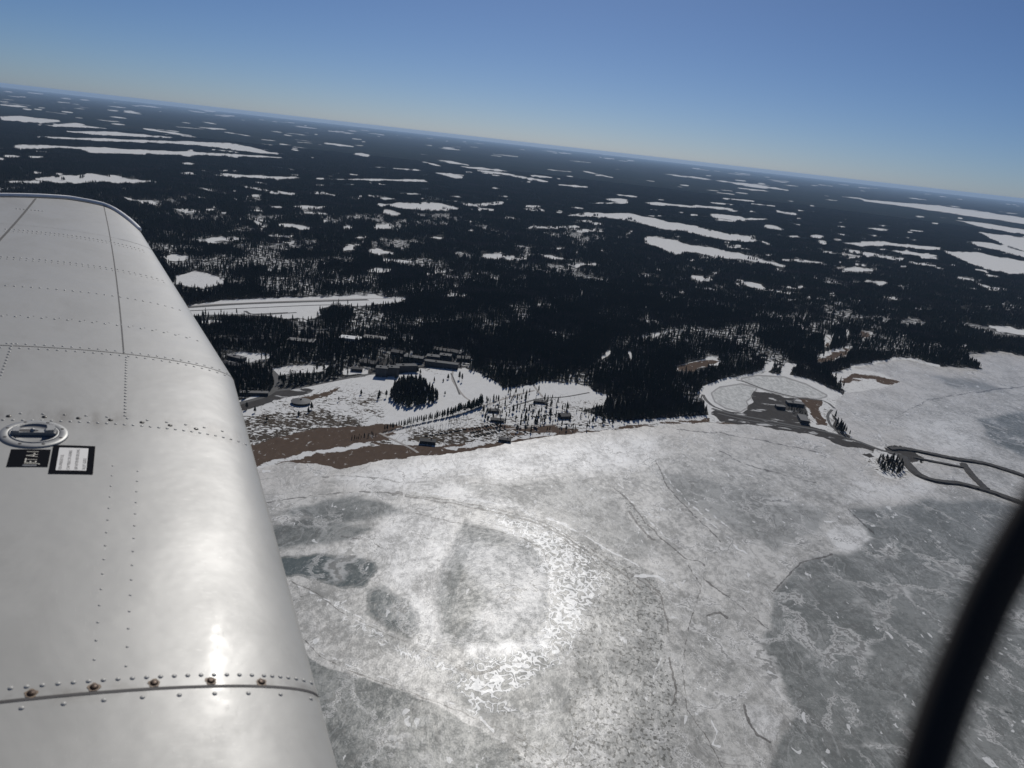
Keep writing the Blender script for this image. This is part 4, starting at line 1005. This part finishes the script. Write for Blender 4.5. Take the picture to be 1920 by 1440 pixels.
# rounded rim and dark gap along the tip
def tube(pts, r, name, mat, parent, seg=8, cap=True, flat=1.0):
    V = []; F = []; n = len(pts); P = [np.array(p, float) for p in pts]
    up_ = np.array([0.,0,1])
    for i in range(n):
        d = P[min(i+1,n-1)]-P[max(i-1,0)]; d /= np.linalg.norm(d)+1e-12
        a = np.cross(d, up_); a /= np.linalg.norm(a)+1e-12; b_ = np.cross(a, d)
        rr_ = r[i] if hasattr(r, '__len__') else r
        for k in range(seg):
            q = 6.28318*k/seg; V.append(tuple(P[i] + rr_*(a*math.cos(q)*flat + b_*math.sin(q))))
    for i in range(n-1):
        for k in range(seg): F.append((i*seg+k, i*seg+(k+1)%seg, (i+1)*seg+(k+1)%seg, (i+1)*seg+k))
    if cap: F += [tuple(seg-1-k for k in range(seg)), tuple((n-1)*seg+k for k in range(seg))]
    return mesh_obj(name, V, F, mat, parent, True)
tt = [u*u*.9 for u in np.linspace(.06, 1, 60)]
tube([WP(stip(t_)+.026, t_) + np.array([0,0,.004]) for t_ in tt], .012, 'tip_rim', paint('rim_paint', (.85,.85,.84), .5), wing)
tube([WP(stip(t_)+.004, t_) - np.array([0,0,.004]) for t_ in tt], .0065, 'tip_gap', seaml_m, wing)
tipV = [WP(stip(t_), t_) for t_ in tt]; 
V = [tuple(v - np.array([0,0,.004])) for v in tipV] + [(-(les(stip(t_))+t_*chd(stip(t_))), stip(t_), lo(t_)*chd(stip(t_))) for t_ in tt]
mesh_obj('tip_cap', V, [(i, i+1, len(tt)+i+1, len(tt)+i) for i in range(len(tt)-1)], skin_m, wing, True)
def seam_path(st, w, mat, h=.0006, name='panel_seam', nrm=None):
    V = []; n = len(st)
    P = [WP(s, t_, h) for s, t_ in st]
    for i in range(n):
        d = P[min(i+1,n-1)]-P[max(i-1,0)]; d /= np.linalg.norm(d); nn = WP(*st[i], .01)-WP(*st[i]); nn /= np.linalg.norm(nn)
        a = np.cross(d, nn); V += [tuple(P[i]-a*w/2), tuple(P[i]+a*w/2)]
    F = [(2*i, 2*i+1, 2*i+3, 2*i+2) for i in range(n-1)]
    return mesh_obj(name, V, F, mat, wing)
seam_path([(1.504, u*u) for u in np.linspace(0.03, .95, 90)], .006, seam_m)
seam_path([(2.964, u*u) for u in np.linspace(0.03, .95, 60)], .0035, seaml_m)
seam_path([(2.965+(5.27-2.965)*u, .2082+(.1334-.2082)*u) for u in np.linspace(0,1,40)], .0045, seaml_m)
seam_path([(4.55, u*u) for u in np.linspace(0.03, .36, 20)], .0025, seaml_m)
seam_path([(3.6+(5.20-3.6)*u, .534+(.443-.534)*u) for u in np.linspace(0,1,40)], .010, seaml_m)
# domes
def dome(rad, hgt, seg=10, rings=3):
    V = []; F = []
    for i in range(rings):
        a = math.pi/2*i/rings
        V += [(rad*math.cos(a)*math.cos(6.28318*k/seg), rad*math.cos(a)*math.sin(6.28318*k/seg), hgt*math.sin(a)) for k in range(seg)]
    V.append((0,0,hgt)); n = rings*seg
    for i in range(rings-1):
        for k in range(seg): F.append((i*seg+k, i*seg+(k+1)%seg, (i+1)*seg+(k+1)%seg, (i+1)*seg+k))
    for k in range(seg): F.append(((rings-1)*seg+k, (rings-1)*seg+(k+1)%seg, n))
    return V, F
RV, RF = dome(.0042, .0019); rme = raw_mesh('rivet', [(RV, RF, rivet_m)]); rme.polygons.foreach_set('use_smooth', [True]*len(RF))
riv = []
def rowt(s, t0, t1, dt, size=1.0, jit=0):
    t_ = t0
    while t_ < t1: riv.append((s + random.uniform(-jit,jit), t_, size)); t_ += dt
def rows_(t, s0, s1, ds, size=1.0, t1=None):
    n = int((s1-s0)/ds)
    for i in range(n+1): riv.append((s0+ds*i, t + ((t1 or t)-t)*i/max(1,n), size))
for t_ in np.arange(.006, .06, .009): riv.append((1.531, t_, 1))
rowt(1.531, .06, .5, .0131); rowt(1.487, .012, .5, .034)
rowt(2.462, .012, .6, .0128, 1.0); rowt(2.500, .05, .6, .030, 1.0)
rowt(2.982, .012, .6, .0150, 1.0); rowt(2.946, .020, .6, .0150, 1.0)
rowt(3.235, .04, .6, .024, 1.1); rowt(3.250, .055, .6, .024, .7)
rowt(3.575, .04, .6, .018, 1.1); rowt(3.97, .04, .6, .016, 1.1); rowt(3.94, .04, .6, .016, .8); rowt(4.45, .05, .5, .014, 1.1); rowt(4.41, .05, .5, .014, .8); rowt(4.9, .40, .5, .014, 1.2)
rows_(.2035, 2.515, 2.945, .021, 1.0); rows_(.394, 2.52, 3.0, .022, 1.0)
rows_(.197, 1.56, 2.25, .047, .62, .185); rows_(.2265, 1.58, 2.25, .047, .62, .218)
riv = [r_ for r_ in riv if (r_[0]-2.385)**2 + ((r_[1]-.325)*1.6)**2 > .074**2]
def frame_at(s, t_):
    p = WP(s, t_); n = WP(s, t_, .01)-p; n /= np.linalg.norm(n); y = WP(s+.002, t_)-p; y -= n*(y@n); y /= np.linalg.norm(y); x = np.cross(y, n)
    return p, x, y, n
def place(o, s, t_, sc=1.0, h=0.0, rot=0.0):
    p, x, y, n = frame_at(s, t_); mm = Matrix.Identity(4)
    for i in range(3): mm[i][0] = x[i]; mm[i][1] = y[i]; mm[i][2] = n[i]; mm[i][3] = p[i] + n[i]*h
    o.matrix_local = mm @ Matrix.Rotation(rot, 4, 'Z') @ Matrix.Scale(sc, 4)
riv.sort(key=lambda r_: abs(r_[0]-1.3) + .3*abs(r_[1]-.2))
rivl = None
vis = [r_ for r_ in riv if r_[1] < .33 or r_[0] > 2.3]; hid = [r_ for r_ in riv if not (r_[1] < .33 or r_[0] > 2.3)]
for s, t_, z in vis[:95]:
    o = bpy.data.objects.new('rivet', rme); C.objects.link(o); o.parent = wing; place(o, s, t_, z)
V = []; F = []
for s, t_, z in vis[95:] + hid:
    p, x, y, n = frame_at(s, t_); b0 = len(V)
    V += [tuple(p + z*(x*a + y*b_ + n*c)) for a, b_, c in RV]; F += [tuple(i+b0 for i in q) for q in RF]
tag(mesh_obj('rivet_field', V, F, rivet_m, wing, True), kind='stuff')
SV, SF = dome(.0068, .003, 12, 3); sme = raw_mesh('screw', [(SV, SF, rust)])
ring_me = raw_mesh('rust_ring', [([(.0092*math.cos(6.283*k/14)*(1+.18*math.sin(k*2.3)), .0092*math.sin(6.283*k/14)*(1+.15*math.cos(k*1.7)), .0004) for k in range(14)], [tuple(range(14))], stain)])
for i, (s, t_) in enumerate([(1.515, .2780), (1.5165, .2252), (1.5165, .1712), (1.5165, .1165), (1.514, .0642)] + [(1.515, .33+.053*k) for k in range(2)]):
    o = bpy.data.objects.new('screw', sme); C.objects.link(o); o.parent = wing; place(o, s, t_, 1.0, .0003)
    g_ = bpy.data.objects.new('rust_stain', ring_me); C.objects.link(g_); g_.parent = o; g_.rotation_euler = (0,0,i*1.3)
s2 = raw_mesh('screw', [(SV, SF, simple('dark_screw', (.05,.048,.045), .4, .3, 90, .7))])
for t_ in (.3645, .317, .270, .2245, .178, .135, .094, .41, .455):
    o = bpy.data.objects.new('screw', s2); C.objects.link(o); o.parent = wing; place(o, 2.483, t_, .95)
# placards
def on_skin(s0, s1, t0, t1, h, mat, name, parent=None, par_off=None):
    V = []; F = []; n = 6; m_ = 6
    for i in range(n+1):
        for j in range(m_+1): V.append(tuple(WP(s0+(s1-s0)*i/n, t0+(t1-t0)*j/m_, h)))
    for i in range(n):
        for j in range(m_): F.append((i*(m_+1)+j, i*(m_+1)+j+1, (i+1)*(m_+1)+j+1, (i+1)*(m_+1)+j))
    return mesh_obj(name, V, F, mat, parent or wing)
def text_on(txt, s0, t_base, size, length, mat, parent, h):
    cu = bpy.data.curves.new('lettering', 'FONT'); cu.body = txt; cu.size = 1.0
    ob = bpy.data.objects.new('lettering', cu); C.objects.link(ob)
    dg = bpy.context.evaluated_depsgraph_get(); me = bpy.data.meshes.new_from_object(ob.evaluated_get(dg))
    bpy.data.objects.remove(ob)
    co = np.array([v.co[:] for v in me.vertices]); x0, x1 = co[:,0].min(), co[:,0].max(); y1 = co[:,1].max()
    for v in me.vertices:
        s = s0 + (v.co[0]-x0)/(x1-x0)*length; t_ = t_base + v.co[1]/y1*size/1.6
        v.co = Vector([float(q) for q in WP(s, t_, h)])
    me.materials.clear(); me.materials.append(mat)
    o = bpy.data.objects.new('lettering', me); C.objects.link(o); o.parent = parent; return o
pl1 = on_skin(2.2235, 2.3075, .2998, .3493, .0008, blackp, 'fuel_placard')
text_on('JET A-1', 2.234, .3145, .0235, .0620, goldm, pl1, .0013)
on_skin(2.2265, 2.2335, .3135, .3305, .0012, simple('placard_grey', (.10,.105,.115), .5, .1, 30), 'placard_bar', pl1)
pl2 = on_skin(2.1925, 2.331, .2428, .2978, .0010, blackp, 'instruction_placard')
wp_ = on_skin(2.2080, 2.3170, .2516, .2895, .0015, whitep, 'white_panel', pl2)
for i, (tx, L, off) in enumerate((('FOR APPROVED FUEL', .070, .004), ('CAP 90.8 LTR USABLE', .093, .004), ('DIP AFTER REFUELLING', .098, .004), ('PILOT GUIDE', .052, .006))):
    text_on(tx, 2.2080+off, .2858-.0098*i-.0035, .0062, L, inkm, pl2, .0020)
# fuel cap
cap = bpy.data.objects.new('fuel_cap', None); C.objects.link(cap); cap.parent = wing; place(cap, 2.385, .3252, 1.0, .0)
def lathe(prof, seg=40):
    V = []; F = []
    for r_, z in prof: V += [(r_*math.cos(6.28318*k/seg), r_*math.sin(6.28318*k/seg), z) for k in range(seg)]
    for i in range(len(prof)-1):
        for k in range(seg): F.append((i*seg+k, i*seg+(k+1)%seg, (i+1)*seg+(k+1)%seg, (i+1)*seg+k))
    return V, F
v, f = lathe([(.0725,-.002),(.0725,.0015),(.071,.0030),(.066,.0044),(.055,.0048),(.0535,.004),(.0535,.001)]); mesh_obj('flange', v, f, metal_m, cap, True)
v, f = lathe([(.0528,.001),(.0525,.0052),(.0495,.0058),(.047,.0048),(.0465,.0015),(.030,.001),(.0001,.001)]); mesh_obj('cap_disc', v, f, metal_m, cap, True)
bar = MB(); bar.prism([(-.046,-.013),(-.02,-.009),(.02,-.009),(.046,-.013),(.046,.013),(.02,.009),(-.02,.009),(-.046,.013)], .002, .0105); bar.build('latch', metal_m, cap)
MB().prism([(-.013+.022*math.cos(a*.5236)*1.0, .006*math.sin(a*.5236)) for a in range(12)], .0102, .0112).build('latch_slot', seam_m, cap)
v, f = dome(.006, .006, 10, 3); o = mesh_obj('pivot_screw', [(a-.003, b_, c+.0108) for a, b_, c in v], f, metal_m, cap, True)
MB().prism([(.024,-.016),(.041,-.013),(.044,0),(.041,.013),(.024,.016),(.027,0)], .0103, .020).build('lift_tab', metal_m, cap)
MB().prism([(-.044,-.012),(-.030,-.012),(-.030,.012),(-.044,.012)], .0103, .0150).build('hinge_block', metal_m, cap)
v, f = dome(.0042, .0012, 10, 2); scm_ = raw_mesh('flange_screw', [(v, f, seam_m)])
for k in range(8):
    a = R(22.5 + 45*k); o = bpy.data.objects.new('flange_screw', scm_); C.objects.link(o); o.parent = cap; o.location = (.0615*math.cos(a), .0615*math.sin(a), .0045)

# ------------------------------------------------------------------ black rubber edge of the cockpit window
rub = simple('black_rubber', (.020,.014,.010), .8, .3, 60)
def cockpit(x, y, d):
    v = np.array([(x-960)/FPX, -(y-720)/FPX, -1.0]); v = v/np.linalg.norm(v)*d
    return M @ v + np.array([0, 0, H])
cps = [(2180,640),(2085,755),(2020,850),(1964,935),(1912,1020),(1862,1110),(1822,1200),(1784,1290),(1752,1380),(1728,1470),(1728,1600),(1720,1760)]
ctr = [cockpit(x, y, .135) for x, y in cps]; og = ctr[6]
CP = []
for i in range(len(ctr)-1):
    p0, p1, p2, p3 = ctr[max(i-1,0)], ctr[i], ctr[i+1], ctr[min(i+2,len(ctr)-1)]
    for k in range(6):
        u = k/6; CP.append(.5*((2*p1)+(-p0+p2)*u+(2*p0-5*p1+4*p2-p3)*u*u+(-p0+3*p1-3*p2+p3)*u**3) - og)
wf = bpy.data.objects.new('window_seal', None); bpy.data.objects.remove(wf)
ws = tube(CP, .0033, 'window_seal', rub, None, 14)
ws.location = tuple(float(q) for q in og)
tag(ws, 'black rubber window edge curving out of focus across the lower right', 'window seal')
